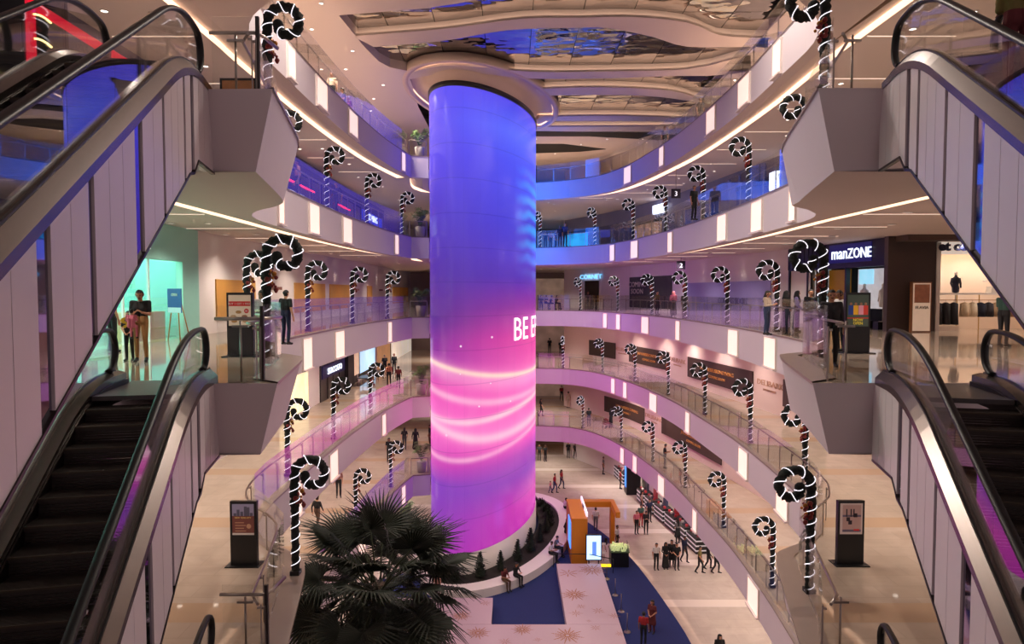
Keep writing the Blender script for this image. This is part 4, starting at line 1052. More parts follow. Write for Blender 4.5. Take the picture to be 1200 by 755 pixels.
# orange posters along the white hoarding
for i, (y0, y1) in enumerate(((27.4, 31.6), (37.3, 43.4), (44.5, 49.8), (56, 58), (68, 78))):
    o = MB().box(-.0, .05, y0, y1, .5, 2.15).build('wall_poster', [mat('ochre_poster', (205, 150, 70), .5, vary=.35, scale=.5)]); o.location = (-11.9, 0, 0)
    tag(o, f'ochre landscape poster on the white hoarding, {words[i]} from the mint shop', 'poster')
for y, s in ((34.5, 'COMING SOON'), (52.5, 'NOW HIRING'), (62, 'COMING SOON')):
    text3d(s, .22, mat('faint_ink', (170, 120, 110), .6), (-11.88, y, 1.75), (0, 1, 0), [o for o in bpy.data.objects if o.name.startswith('wall_left')][-1])

# second balcony, mint-shop side: shoe shops --------------------------------------------------
z = LZ(2); XL = -11.9
def lbox(name, y0, y1, z0, z1, m, label=None, cat='shop front', th=.08, x=0, par=None):
    o = MB().box(XL + x, XL + x + th, y0, y1, z + z0, z + z1).build(name, m, par)
    if label: tag(o, label, cat)
    return o
o = lbox('light_poster', 34.6, 39.4, .15, 3.3, mat('fashion_poster', (255, 214, 170), .4, emit=1.1, vary=.45, scale=.8), 'bright backlit fashion poster on the second balcony', 'poster')
lbox('frame', 34.4, 39.6, .05, 3.4, M_white, th=.05, par=o)
r_ = empty('shoe_shop', (XL, 42, z)); tag(r_, 'glass shoe shop with glowing blue white sign on the second balcony', 'shop front')
def lb(name, y0, y1, z0, z1, m, x=0, th=.08): return MB().box(x, x + th, y0 - 42, y1 - 42, z0, z1).build(name, m, r_)
lb('dark_front', 42, 52, .0, 3.6, mat('shoe_shop_dark', (52, 46, 46), .3, vary=.4, scale=.7)); lb('sign_band', 42.2, 47.8, 1.4, 2.2, mat('sign_navy2', (24, 24, 70), .4, emit=.3), .08)
lb('pier', 48.0, 49.8, 0, 3.6, mat('pier_dark', (40, 36, 38), .4), .05, .3); lb('lit_niche', 50, 52.2, .6, 3.2, mat('niche_warm', (230, 190, 160), .5, emit=.6, vary=.4, scale=2), .08)
text3d('STACCATO', .55, MATS['sign_white_hot'], (XL + .2, 45, z + 1.6), (0, 1, 0), r_, sx=1.25)
for y in (43.5, 44.8, 46.4): lb('glass_mullion', y, y + .05, 0, 2.25, M_dsteel, .08, .05)
o = lbox('light_poster', 53, 58.8, .5, 3.2, mat('flamingo_screen', (170, 205, 240), .4, emit=1.1, vary=.3, scale=.9), 'pale blue backlit screen beside the shoe shop', 'screen')
lbox('frame', 52.6, 59.2, .2, 3.5, M_black, th=.05, par=o)
o = lbox('shop_window', 60, 66, 0, 3.5, mat('amber_front', (200, 150, 105), .5, emit=.35, vary=.3, scale=.8), 'amber lit shop front deep along the second balcony', x=.0)
o = lbox('shop_window', 67, 80, 0, 3.5, mat('white_front', (230, 215, 200), .5, emit=.5, vary=.3, scale=.6), 'white lit shop front at the far end of the second balcony', x=-.0)
for y, nm in ((50.2, 'low display table beside the pale blue screen'), (53.6, 'low display table in front of the pale blue screen')):
    e = empty('display_table', (XL + 1.1, y, z)); tag(e, nm, 'table')
    MB().box(-.45, .45, -.9, .9, .55, .6).build('top', M_black, e)
    for sx in (-.42, .42):
        for sy in (-.86, .86): MB().box(sx - .02, sx + .02, sy - .02, sy + .02, 0, .55).build('leg', M_dsteel, e)
# fourth balcony, mint-shop side: dark glass shops with neon
z = LZ(4)
r_ = empty('night_shop', (XL, 22, z)); tag(r_, 'dark violet glass shop row with red neon lines on the fourth balcony', 'shop front')
def lb(name, y0, y1, z0, z1, m, x=0, th=.08): return MB().box(x, x + th, y0 - 22, y1 - 22, z0, z1).build(name, m, r_)
lb('glass_front', 22, 62, 0, 3.1, mat('violet_glass', (34, 30, 66), .10, vary=.35, scale=.5, emit=.05), 0, .06); lb('lintel', 22, 62, 3.1, 3.45, M_black, 0, .25)
for i in range(18): lb('mullion', 23 + i * 2.2, 23.08 + i * 2.2, 0, 3.1, mat('mullion_grey', (110, 105, 130), .4), .06, .05)
for y0, y1, c in ((32.5, 36.0, (215,215,255)), (36.5, 39, (170,190,255)), (44.5, 48.5, (190,230,255)), (50, 53, (255,220,190)), (26, 28.6, (120,90,150))): lb('lit_display', y0, y1, .3, 1.9, mat('disp_%d' % y0, c, .4, emit=.9, vary=.6, scale=1.4), .07, .05)
for y0, y1 in ((36, 41), (46, 50)): lb('neon_line', y0, y1, 2.35, 2.42, mat('red_neon', (255, 40, 60), .4, emit=3), .10, .05)
lb('sign_band', 54, 62, 2.2, 3.0, mat('sign_blue_glow', (40, 60, 200), .4, emit=.8), .08)
text3d('COMING', .75, MATS['sign_white_hot'], (XL + .2, 57.6, z + 2.35), (0, 1, 0), r_, sx=1.4)
# red-lined stair portal by the escalator on the fourth balcony
e = empty('neon_portal', (-10.4, 14.6, z)); tag(e, 'black portal with red frame lines and curved gold lights behind the escalator', 'portal')
MB().box(-1.40, .95, 0, .2, 0, 2.75).build('panel', M_black, e)
MB().box(.22, .40, -.06, 0, 0.2, 2.55).build('red_post', mat('red_lit', (225, 25, 55), .4, emit=.7), e)
rb = MB(); rb.quad((.3,-.06,2.6),(.3,-.06,2.38),(2.9,-.06,.75),(2.9,-.06,.97)); rb.quad((.3,.0,2.6),(2.9,.0,.97),(2.9,.0,.75),(.3,.0,2.38)); rb.quad((.3,-.06,2.6),(2.9,-.06,.97),(2.9,0,.97),(.3,0,2.6)); rb.build('red_beam', MATS['red_lit'], e)
for i in range(8):
    c_ = MB(); x0 = -.75 if i < 4 else .42; z0 = .55 + (i % 4) * .5
    c_.tube([(x0 + .35 * s, -.08, z0 + .18 * (1 - s * s)) for s in [j / 6 for j in range(7)]], .022, 6); c_.build('gold_arc', mat('gold_arc', (255, 225, 150), .4, emit=3), e)
# first balcony open shop beyond the brown boards, lit cool white
z = LZ(1)
o = MB().box(15.1, 15.2, 24, 34, z, z + 3.6).build('shop_window', mat('cool_front', (205, 215, 240), .3, emit=.55, vary=.3, scale=.7)); tag(o, 'cool white lit shop front on the first balcony past the brown boards', 'shop front')
text3d('ANSEREY', .55, MATS['sign_white_hot'], (15.02, 31.5, z + 2.1), (0, -1, 0), o); text3d('TRENDS', .45, MATS['sign_white_hot'], (15.02, 31.5, z + 1.5), (0, -1, 0), o)
# first balcony wall lettering, mint-shop side
wl = [o for o in bpy.data.objects if o.name.startswith('wall_left') and abs(min(v.co.z for v in o.data.vertices) - z) < .01][0]
for y in (46, 53, 61): text3d('SOON', .5, mat('grey_ink', (130, 110, 110), .6), (-11.88, y, z + 1.5), (0, 1, 0), wl, sx=1.6)
# shelves and stock seen deep on the top balcony
o = MB().box(-4, 12, 79, 79.2, LZ(5), LZ(5) + 3.2).build('shop_window', mat('top_shop', (120, 95, 75), .5, emit=.25, vary=.8, scale=1.3)); tag(o, 'dim amber shop front at the far end of the top balcony', 'shop front')
for k, c in ((4, (110, 150, 210)), (3, (170, 140, 120)), (2, (150, 120, 105)), (1, (160, 130, 112))):
    o = MB().box(-2, 9, 78.8, 79, LZ(k), LZ(k) + 3.2).build('shop_window', mat('far_shop_%d' % k, c, .5, emit=.25, vary=.6, scale=.8)); tag(o, f'dimly lit shop front closing the far end of the {ordn[k]} balcony', 'shop front')

# ------------------------------------------------------------------ advertising stands on the landings
def stand(loc, rz, label, kind):
    e = empty('poster_stand', loc, rz); tag(e, label, 'poster stand')
    MB().box(-.33, .33, -.06, .06, .02, 1.62).build('body', M_black, e); MB().box(-.42, .42, -.22, .22, 0, .025).build('foot', M_black, e)
    base = []
    def pane(x0, x1, z0, z1, m, y=-.065, n='poster'):
        o = MB().box(x0, x1, y, -.06, z0, z1).build(n, m, base[0] if base else e); base.append(o); return o
    mw = frame_mat((loc[0], loc[1], loc[2]), (math.cos(rz), math.sin(rz), 0))
    def txt(s, size, m, x, z, sx=1.0):
        p = mw @ Vector((x, z, .075)); text3d(s, size, m, p, (math.cos(rz), math.sin(rz), 0), base[0], sx=sx, ext=.003)
    if kind == 'food':
        pane(-.28, .28, .78, 1.56, mat('cream_poster', (222, 196, 172), .5, emit=.18)); pane(-.27, .27, 1.28, 1.40, mat('red_print', (200, 40, 40), .5, emit=.15), -.068, 'red_band')
        txt('BUY 1 GET 1 FREE', .072, M_white, 0, 1.315)
        rr = random.Random(2)
        for i, (x, zz) in enumerate(((-.03, 1.13), (-.16, 1.02), (.12, 1.02), (-.14, .90), (.14, .90))):
            b = MB(); b.ball((x, -.066, zz), .075, 12, 0, .55); o = b.build('dish_print', mat('dish_%d' % (i % 3), ((170, 120, 60), (190, 150, 110), (150, 90, 60))[i % 3], .5, emit=.12, vary=.5, scale=30), base[0]); o.scale = (1, .06, 1); o.location = (0, -.062, 0)
        b = MB(); b.ball((.17, 0, 1.16), .06, 14); o = b.build('red_disc', MATS['red_print'], base[0]); o.scale = (1, .06, 1); o.location = (0, -.066, 0); txt('50', .06, M_white, .17, 1.14)
    elif kind == 'fashion':
        pane(-.28, .28, .72, 1.56, mat('olive_poster', (70, 82, 72), .5, emit=.18))
        for x, c in ((-.19, (40, 60, 130)), (-.06, (225, 165, 40)), (.08, (225, 150, 165)), (.20, (200, 60, 50))):
            pane(x - .065, x + .065, 1.03, 1.28, mat('print_%d_%d' % c[:2], c, .6, emit=.2), -.068, 'figure_print'); b = MB(); b.ball((x, 0, 1.32), .04, 10); o = b.build('head_print', mat('print_face', (150, 105, 80), .6, emit=.15), base[0]); o.scale = (1, .1, 1); o.location = (0, -.064, 0)
        pane(-.28, .28, .93, .955, mat('red_print', (200, 40, 40), .5, emit=.15), -.068, 'red_line')
        txt('NOW', .10, mat('yellow_print', (235, 205, 60), .5, emit=.3), 0, .86); txt('OPEN', .10, MATS['yellow_print'], 0, .77)
    elif kind == 'city':
        pane(-.27, .27, .78, 1.56, mat('rust_poster', (120, 66, 58), .5, emit=.12)); pane(-.27, .27, 1.26, 1.56, mat('dusk_print', (150, 140, 165), .5, emit=.15), -.068, 'sky_print')
        for x, h in ((-.2, .07), (-.12, .16), (-.03, .11), (.06, .24), (.13, .22), (.21, .08)): pane(x - .035, x + .035, 1.26, 1.26 + h, mat('tower_print', (90, 86, 105), .5, emit=.08), -.070, 'tower_print')
        txt('NEW YEAR CITY', .055, mat('gold_print2', (225, 185, 110), .5, emit=.15), 0, 1.2)
        for i in range(4): pane(-.2, .02 + .05 * (i % 2), 1.08 - i * .07, 1.10 - i * .07, mat('tan_print', (190, 140, 110), .5, emit=.1), -.068, 'text_line')
        b = MB(); b.ball((.14, 0, 1.0), .06, 12); o = b.build('disc_print', MATS['tan_print'], base[0]); o.scale = (1, .05, 1); o.location = (0, -.066, 0)
        pane(-.27, .27, .78, .83, mat('pale_print', (210, 195, 185), .5, emit=.1), -.068, 'footer_print')
    else:
        pane(-.28, .28, .78, 1.56, mat('pale_poster', (205, 180, 170), .5, emit=.15)); pane(-.22, .24, .84, 1.52, mat('dusk_room', (190, 150, 140), .5, emit=.12), -.068, 'picture_print')
        pane(-.22, .24, 1.22, 1.27, mat('slate_print', (110, 95, 115), .5, emit=.08), -.070, 'horizon_print'); pane(-.22, .24, .84, .90, mat('slate_print', (110, 95, 115), .5), -.070, 'base_print')
        for x in (-.12, -.01, .06): pane(x - .015, x + .015, 1.22, 1.42, mat('dark_print', (60, 50, 60), .5), -.071, 'spire_print')
        for x, zz in ((-.08, 1.16), (-.03, 1.08), (.10, 1.26)): pane(x - .045, x + .045, zz - .05, zz + .05, MATS['dark_print'], -.071, 'chair_print')
        pane(.06, .2, .87, .91, mat('red_print', (200, 40, 40), .5), -.072, 'price_print')
    return e
def foot(x, y, k): return atz(x, y, LZ(k))
p = foot(283, 418, 3); stand(tuple(p), 0.0, 'black poster stand with food offer poster behind the landing glass', 'food')
p = foot(1003, 414, 3); stand(tuple(p), 0.0, 'black poster stand with fashion group poster behind the landing glass', 'fashion')
p = foot(287, 662, 2); stand(tuple(p), .0, 'black poster stand with city skyline poster on the lower landing', 'city')
p = foot(995, 661, 2); stand(tuple(p), .0, 'black poster stand with pale furniture poster on the lower landing', 'home')
p = aty(280, 96, 13.6); e = empty('framed_poster', (p.x, p.y, LZ(4))); tag(e, 'black framed brown family poster on the fourth balcony landing', 'poster stand')
MB().box(-.36, .36, -.04, .04, .0, .62).build('frame', M_black, e); MB().box(-.31, .31, -.05, -.04, .04, .57).build('poster', mat('sepia_poster', (150, 95, 55), .5, emit=.15, vary=.5, scale=6), e)
# ------------------------------------------------------------------ ground floor: stage, carpet, booth, counters
zc = ZG
cp_ = catmull([tuple(atz(x, y, ZG)[:2]) for x, y in [(628,588),(645,590),(665,598),(700,620),(735,650),(760,680),(785,715),(810,755),(820,790)]], 1.0)
car = MB(); car.prism([tuple(p) for p in cp_] + [(8.6, 26), (-8, 26), (-8, 40), (-3, 44)], ZG, ZG + .02)
o = car.build('floor_carpet', M_navy); tag(o, 'navy blue event carpet sweeping round the column base', 'carpet')
# stage in the shape of a U with printed snowflakes
SZ = ZG + .5
M_stage = mat('stage_white', (188, 164, 174), .45, vary=.02)
st = empty('stage', (2, 34, ZG)); tag(st, 'low white U shaped stage printed with gold snowflakes', 'stage')
def sb(name, x0, x1, y0, y1, z0=ZG + .02, z1=SZ): return MB().box(x0 - 2, x1 - 2, y0 - 34, y1 - 34, z0 - ZG, z1 - ZG).build(name, M_stage, st)
dk = [sb('deck', 2.75, 5.45, 33.72, 41.4), sb('deck', -6.5, 5.45, 26, 33.7), sb('deck', -6.5, -1.05, 33.72, 36.7)]
def flake_mesh(n=16):
    mb = MB()
    for i in range(n):
        a = 2 * math.pi * i / n; L = 1.0 if i % 2 == 0 else .72
        d = Vector((math.cos(a), math.sin(a), 0)); w = Vector((-d.y, d.x, 0)) * .030
        mb.quad(d*.12 - w, d*L - w*.5, d*L + w*.5, d*.12 + w)
        for r_ in (.35, .5, .65, .82):
            if r_ > L: continue
            for s in (-1, 1):
                e = Vector((math.cos(a + s*.6), math.sin(a + s*.6), 0)); b = d * r_; l_ = .20 * (1.15 - r_); w2 = Vector((-e.y, e.x, 0)) * .02
                mb.quad(b - w2, b + e*l_ - w2*.4, b + e*l_ + w2*.4, b + w2)
    return mb.mesh('snowflake', M_gold)
fl = flake_mesh(); fls = flake_mesh(8)
for x, y, s, big in [(666,649+23,14,0),(694,668,18,1),(673,697,17,1),(681,711,7,0),(675,719,9,0),(701,716,9,0),(720,722,8,0),(665,745,20,1),(698,736,8,0),(726,743,7,0),(612,738,14,1),(555,700,7,0),(569,707,8,0),(540,722,14,1),(560,742,16,1),(690,728,4,0),(630,750,6,0),(592,752,9,0)]:
    p = atz(x, y, SZ); r_ = s * (p.y / F) * 1.0
    put('snowflake', fl if big else fls, dk[1] if p.y < 33.7 else dk[0] if p.x > 1 else dk[2], (p.x - 2, p.y - 34, SZ - ZG + .004), (0, 0, x * .1), (r_, r_, 1))
# yellow framed booth
bx = empty('event_booth', (5.2, 43, ZG)); tag(bx, 'yellow orange portal booth with lit screen on the navy carpet', 'booth')
M_yel = mat('booth_ochre', (205, 125, 30), .45, vary=.05)
def bb_(name, x0, x1, y0, y1, z0, z1, m=M_yel): return MB().box(x0 - 5.2, x1 - 5.2, y0 - 43, y1 - 43, z0, z1).build(name, m, bx)
bb_('side_wall', 3.75, 4.75, 42.3, 46.4, .02, 3.0); bb_('top_beam', 4.75, 7.0, 45.8, 46.4, 2.62, 3.0); bb_('post', 6.72, 7.0, 45.8, 46.4, .02, 2.62); bb_('side_beam', 6.72, 7.0, 43.6, 45.8, 2.62, 3.0)
bb_('platform', 4.75, 6.9, 42.4, 45.8, .02, .1, mat('booth_floor', (200, 180, 185), .5)); bb_('glow_edge', 5.6, 7.2, 42.05, 42.2, .03, .16, mat('yellow_glow', (255, 195, 30), .4, emit=1.6))
bb_('light_strip', 4.70, 4.80, 42.6, 46.2, 3.02, 3.28, mat('pink_white_sign', (235, 225, 240), .4, emit=.8)); bb_('side_screen', 3.70, 3.75, 42.8, 44.4, .9, 2.6, mat('blue_screen', (60, 130, 255), .4, emit=1.6, vary=.3))
text3d('EVENT', .3, M_navy, (4.69, 44.4, ZG + 3.05), (0, -1, 0), bx)
e = empty('lit_display', (5.1, 41.95, ZG)); tag(e, 'upright glowing pale blue screen in a black frame before the booth', 'screen')
MB().box(-.5, .5, -.06, .06, .5, 2.15).build('case', M_black, e); MB().box(-.44, .44, -.075, -.06, .57, 2.08).build('screen', mat('screen_pale', (170, 205, 255), .4, emit=1.6, vary=.12, scale=2), e)
MB().box(-.10, .16, -.08, -.075, .85, 1.7).build('tower_print', mat('screen_tower', (90, 130, 220), .4, emit=1.0, vary=.2, scale=5), e)
for s in (-.3, .3): MB().box(s - .03, s + .03, -.03, .03, .02, .5).build('leg', M_black, e)
e = empty('model_counter', (6.75, 42.5, ZG)); tag(e, 'black plinth with a glass topped lit garden model', 'counter')
MB().box(-.55, .55, -.5, .5, .02, .95).build('plinth', M_black, e); MB().box(-.6, .6, -.55, .55, .95, 1.0).build('tray', mat('tray_green', (60, 80, 50), .6, vary=.4, scale=10), e)
rr = random.Random(5); mo = MB()
for i in range(46): mo.box(*(lambda x, y, w, h: (x - w, x + w, y - w, y + w, 1.0, 1.0 + h))(rr.uniform(-.5, .5), rr.uniform(-.45, .45), rr.uniform(.03, .08), rr.uniform(.05, .32)))
mo.build('model_blocks', mat('model_lit', (200, 210, 150), .5, emit=.5, vary=.6, scale=12), e); MB().box(-.6, .6, -.55, -.54, 1.0, 1.4).box(.59, .6, -.55, .55, 1.0, 1.4).box(-.6, -.59, -.55, .55, 1.0, 1.4).build('glass_case', M_glass, e)
def chair(loc, rz, label):
    e = empty('shell_chair', loc, rz); tag(e, label, 'chair', 'chairs in the booth')
    MB().lathe([(.0, .44), (.20, .45), (.24, .49)], 12).build('seat', M_white, e)
    b = MB(); 
    for i in range(8):
        a0, a1 = math.pi * (.15 + .7 * i / 8), math.pi * (.15 + .7 * (i + 1) / 8)
        b.quad((.24*math.cos(a0), .24*math.sin(a0), .47), (.24*math.cos(a1), .24*math.sin(a1), .47), (.25*math.cos(a1), .27*math.sin(a1), .82), (.25*math.cos(a0), .27*math.sin(a0), .82))
    b.build('backrest', M_black, e)
    for sx in (-.17, .17):
        for sy in (-.17, .17): MB().tube([(sx*.6, sy*.6, .44), (sx, sy, 0)], .014, 6).build('leg', mat('easel_wood', (170, 120, 70), .6), e)
for x, y, a, lb in ((5.75, 43.0, 1.2, 'white shell chair nearest the glass topped model'), (5.35, 43.9, .3, 'white shell chair by the ochre wall of the booth'), (6.05, 44.5, -1.5, 'white shell chair at the back of the booth')): chair((x, y, ZG + .1), a, lb)
e = empty('round_table', (5.6, 44.5 - .95 + .9, ZG + .1)); e.location = (5.5, 44.9, ZG + .1); tag(e, 'small round white table inside the yellow booth', 'table')
MB().lathe([(0, .74), (.42, .74), (.42, .70), (0, .70)], 20).build('top', M_white, e); MB().tube([(0,0,.02),(0,0,.7)], .03, 8).build('stem', M_steel, e); MB().lathe([(0,.02),(.24,.02),(.24,0)], 16).build('base', M_steel, e)
# rope posts along the stage
pp = [(711,679),(721,698),(728,717),(735,741)]
for i, (x, y) in enumerate(pp):
    p = atz(x, y, ZG + .02); e = empty('barrier_post', tuple(p)); tag(e, f'chrome rope post on the navy carpet, {words[i]} from the booth', 'barrier post', 'rope posts by the stage')
    MB().lathe([(0, .03), (.17, .03), (.18, .01), (.18, 0)], 16).build('base', M_steel, e); MB().tube([(0,0,.02),(0,0,.92)], .02, 8).build('pole', M_steel, e); MB().ball((0, 0, .95), .035, 8).build('knob', M_steel, e)
# slim barrier by the screen
e = empty('rail_barrier', (2.6, 42.0, ZG)); tag(e, 'thin black rail barrier between the bench and the screen', 'barrier')
MB().tube([(0, 0, .9), (2.2, -.1, .9), (3.6, -.9, .9)], .025, 6).build('rail', M_black, e)
for x, y in ((0, 0), (2.2, -.1), (3.6, -.9)): MB().tube([(x, y, .03), (x, y, .9)], .02, 6).build('post', M_black, e)
# cosmetics counters in a row under the first balcony, black with white bands
M_stripe = mat('counter_white', (225, 220, 225), .4, emit=.25)
cnt_c = [(60,40,50),(150,30,36),(40,60,150),(60,50,60),(160,36,40),(50,50,60),(140,40,50),(60,60,80),(150,34,40),(50,46,54),(70,60,70)]
line_ = [atz(x, y, ZG) for x, y in ((706,552),(742,592),(775,622),(808,655),(840,690))]
cl = catmull([tuple(p[:2]) for p in line_], .5); cl = resample(cl, 2.1)
for i, p in enumerate(cl[:11]):
    if abs(p.y - atz(741, 578, ZG).y) < 1.5: continue
    t = cl[min(i+1, len(cl)-1)] - cl[max(i-1, 0)]; a = math.atan2(t.y, t.x)
    e = empty('cosmetics_counter', (p.x + 1.1, p.y, ZG), a); tag(e, f'black cosmetics counter with white bands, {["first","second","third","fourth","fifth","sixth","seventh","eighth","ninth","tenth","eleventh"][i]} from the far passage', 'counter', 'counters along the ground floor')
    cab = MB().box(-.85, .85, -.4, .4, 0, 1.05).build('cabinet', M_black, e)
    for j in range(3): MB().box(-.86, .86, -.42, .42, .18 + j * .32, .27 + j * .32).build('white_band', M_stripe, cab)
    MB().box(-.3, .3, .1, .25, 1.05, 1.9).build('display_board', mat('counter_board_%d' % i, cnt_c[i], .4, emit=.35, vary=.5, scale=5), e)
    for j in range(4): MB().box(-.7 + j * .38, -.55 + j * .38, -.2, -.05, 1.05, 1.2).build('product', mat('product_%d' % (j % 3), ((200,60,70),(230,220,220),(60,60,80))[j % 3], .4), cab)
# black glossy tower among the counters
e = empty('display_tower', (9.6, 56.5, ZG)); tag(e, 'tall black display tower with blue lit front among the counters', 'display')
p = atz(741, 578, ZG); e.location = tuple(p)
MB().box(-.6, .6, -.6, .6, 0, 2.6).build('body', M_black, e); MB().box(-.62, -.6, -.4, .2, .6, 2.3).build('screen', mat('blue_screen', (60, 130, 255), .4, emit=1.6), e)
p = atz(716, 546, ZG); e = empty('display_rack', tuple(p)); tag(e, 'black rack with two lit white shelves by the amber passage', 'display'); 
MB().box(-.6, .6, -.3, .3, 0, 2.4).build('body', M_black, e)
for j in range(2): MB().box(-.5, .5, -.33, -.3, .6 + j * .9, 1.1 + j * .9).build('lit_shelf', mat('lit_shelf', (230, 235, 255), .4, emit=1.4), e)
o = MB().box(8.5, 14, 70, 70.2, ZG, ZG + 3.2).build('shop_window', mat('amber_far', (255, 190, 110), .5, emit=1.0, vary=.3, scale=.5)); tag(o, 'amber lit passage wall at the far end of the ground floor', 'shop front')

# ------------------------------------------------------------------ palms and potted plants
M_palm = mat('palm_green', (24, 32, 18), .6, vary=.45, scale=3); M_palm2 = mat('palm_stalk', (46, 52, 30), .7, vary=.3); M_trunk = mat('palm_trunk', (60, 46, 34), .9, vary=.4, scale=20, bump=.6)
def fan_mesh(seed, n=34, L=.95, spread=250):
    """fan leaf at the origin, pointing along +x with its blade around z up"""
    rr = random.Random(seed); mb = MB()
    mb.tube([(-1.35, 0, -.25), (-.7, 0, -.02), (0, 0, 0)], [.022, .018, .012], 5, 1)
    for i in range(n):
        a = math.radians(-spread/2 + spread * i / (n - 1)); l = L * (1 - .22 * abs(a) / math.radians(spread/2)) * rr.uniform(.9, 1.05)
        d = Vector((math.cos(a), math.sin(a), .10)); w = Vector((-d.y, d.x, 0)) * .028
        dr = rr.uniform(.10, .24)
        p0 = Vector((0, 0, 0)); p1 = d * l * .55 + Vector((0, 0, .03)); p2 = d * l + Vector((0, 0, -dr))
        mb.quad(p0 - w*.4, p1 - w, p1 + Vector((0,0,.018)), p0 + Vector((0,0,.01))); mb.quad(p0 + Vector((0,0,.01)), p1 + Vector((0,0,.018)), p1 + w, p0 + w*.4)
        mb.quad(p1 - w, p2, p2 + Vector((0,0,.004)), p1 + Vector((0,0,.018))); mb.quad(p1 + Vector((0,0,.018)), p2 + Vector((0,0,.004)), p2, p1 + w)
    return mb.mesh('fan_leaf', [M_palm, M_palm2])
fans = [fan_mesh(i) for i in range(4)]
pc = aty(444, 684, 21.5); palm = empty('fan_palm', (pc.x, pc.y, ZG)); PS = 1.14; tag(palm, 'tall dark fan palm rising beside the second balcony', 'palm tree')
hz = pc.z - ZG
MB().tube([(0, 0, 0), (.05, 0, hz * .4), (-.03, .02, hz * .8), (0, 0, hz)], [.26, .22, .2, .2], 12).build('trunk', M_trunk, palm)
MB().lathe([(0, .0), (.85, 0), (.95, .75), (.85, .78), (0, .7)], 24).build('tub', mat('dark_tub', (60, 54, 50), .7), palm)
rr = random.Random(11)
specs = [(90, 62, 1.55), (255, 74, 1.75), (60, 40, 1.6), (130, 42, 1.6), (200, 48, 1.55), (330, 46, 1.7)]
for ring_, (el, n, rad) in enumerate(((34, 9, 1.6), (10, 11, 1.75), (-14, 12, 1.75), (-36, 12, 1.7), (-55, 12, 1.9), (20, 9, .9), (-20, 10, .95), (-60, 9, 1.1))):
    for i in range(n): specs.append((360 * i / n + ring_ * 17 + rr.uniform(-10, 10), el + rr.uniform(-8, 8), rad + rr.uniform(-.15, .2)))
for i, (az, el, rad) in enumerate(specs):
    az, el = math.radians(az), math.radians(el); d = Vector((math.cos(az)*math.cos(el), math.sin(az)*math.cos(el), math.sin(el)))
    o = put('fan_leaf', fans[i % 4], palm); s = rad / 1.35 * PS
    zax = Vector((0, 0, 1)) - d * d.z
    zax = (zax.normalized() if zax.length > .01 else Vector((0, 1, 0))); zax = (zax + Vector((rr.uniform(-.6,.6), rr.uniform(-.6,.6), 0))).normalized(); zax = (zax - d * zax.dot(d)).normalized(); yax = zax.cross(d)
    m = Matrix(((d.x, yax.x, zax.x, d.x * rad * PS), (d.y, yax.y, zax.y, d.y * rad * PS), (d.z, yax.z, zax.z, hz + d.z * rad * PS), (0, 0, 0, 1)))
    o.matrix_basis = m @ Matrix.Scale(s * (1.12 if el > 1 else 1.0), 4)
M_leafp = mat('potted_leaf', (86, 112, 62), .6, vary=.35, scale=6)
def pot_plant_mesh(seed):
    rr = random.Random(seed); mb = MB()
    for i in range(17):
        a = rr.uniform(0, 6.28); out = rr.uniform(.35, .85); top = rr.uniform(.7, 1.25)
        pts = [Vector((0, 0, .75)), Vector((math.cos(a)*out*.35, math.sin(a)*out*.35, .75 + top*.7)), Vector((math.cos(a)*out*.75, math.sin(a)*out*.75, .75 + top)), Vector((math.cos(a)*out*1.1, math.sin(a)*out*1.1, .75 + top*.8))]
        for j in range(16):
            t = j / 15; k = min(2, int(t * 3)); u = t * 3 - k; c = pts[k].lerp(pts[k+1], u); d = (pts[k+1] - pts[k]).normalized(); s = d.cross(Vector((0,0,1))).normalized()
            l = .26 * math.sin(math.pi * min(1, t * .9 + .08)) + .04
            for sg in (-1, 1):
                e = (s * sg + d * .6 + Vector((0,0,-.25))).normalized() * l; w = d * .022
                mb.quad(c - w, c + e * .6 - w, c + e, c + w)
    return mb.mesh('foliage', M_leafp)
pot_me = [pot_plant_mesh(i) for i in (1, 2)]
tub_me = MB().lathe([(0, .02), (.26, 0), (.34, .72), (.30, .74), (.28, .66), (0, .66)], 18).mesh('tub', mat('tub_grey', (170, 160, 150), .6))
for k in range(1, 6):
    e = empty('potted_palm', (-6.05, 45.25, LZ(k))); tag(e, f'potted feathery palm at the corner rail of the {ordn[k]} balcony near the column', 'potted plant', 'potted palms at the balcony corner')
    put('tub', tub_me, e); put('foliage', pot_me[k % 2], e)
for i, (x, y) in enumerate(((476, 620),)):
    p = atz(x, y, ZG); e = empty('potted_palm', tuple(p)); tag(e, ['potted feathery palm on the ground floor beside the column', 'smaller potted palm on the ground floor next to the column plinth'][i], 'potted plant', 'ground floor potted palms')
    put('tub', tub_me, e); put('foliage', pot_me[i], e)
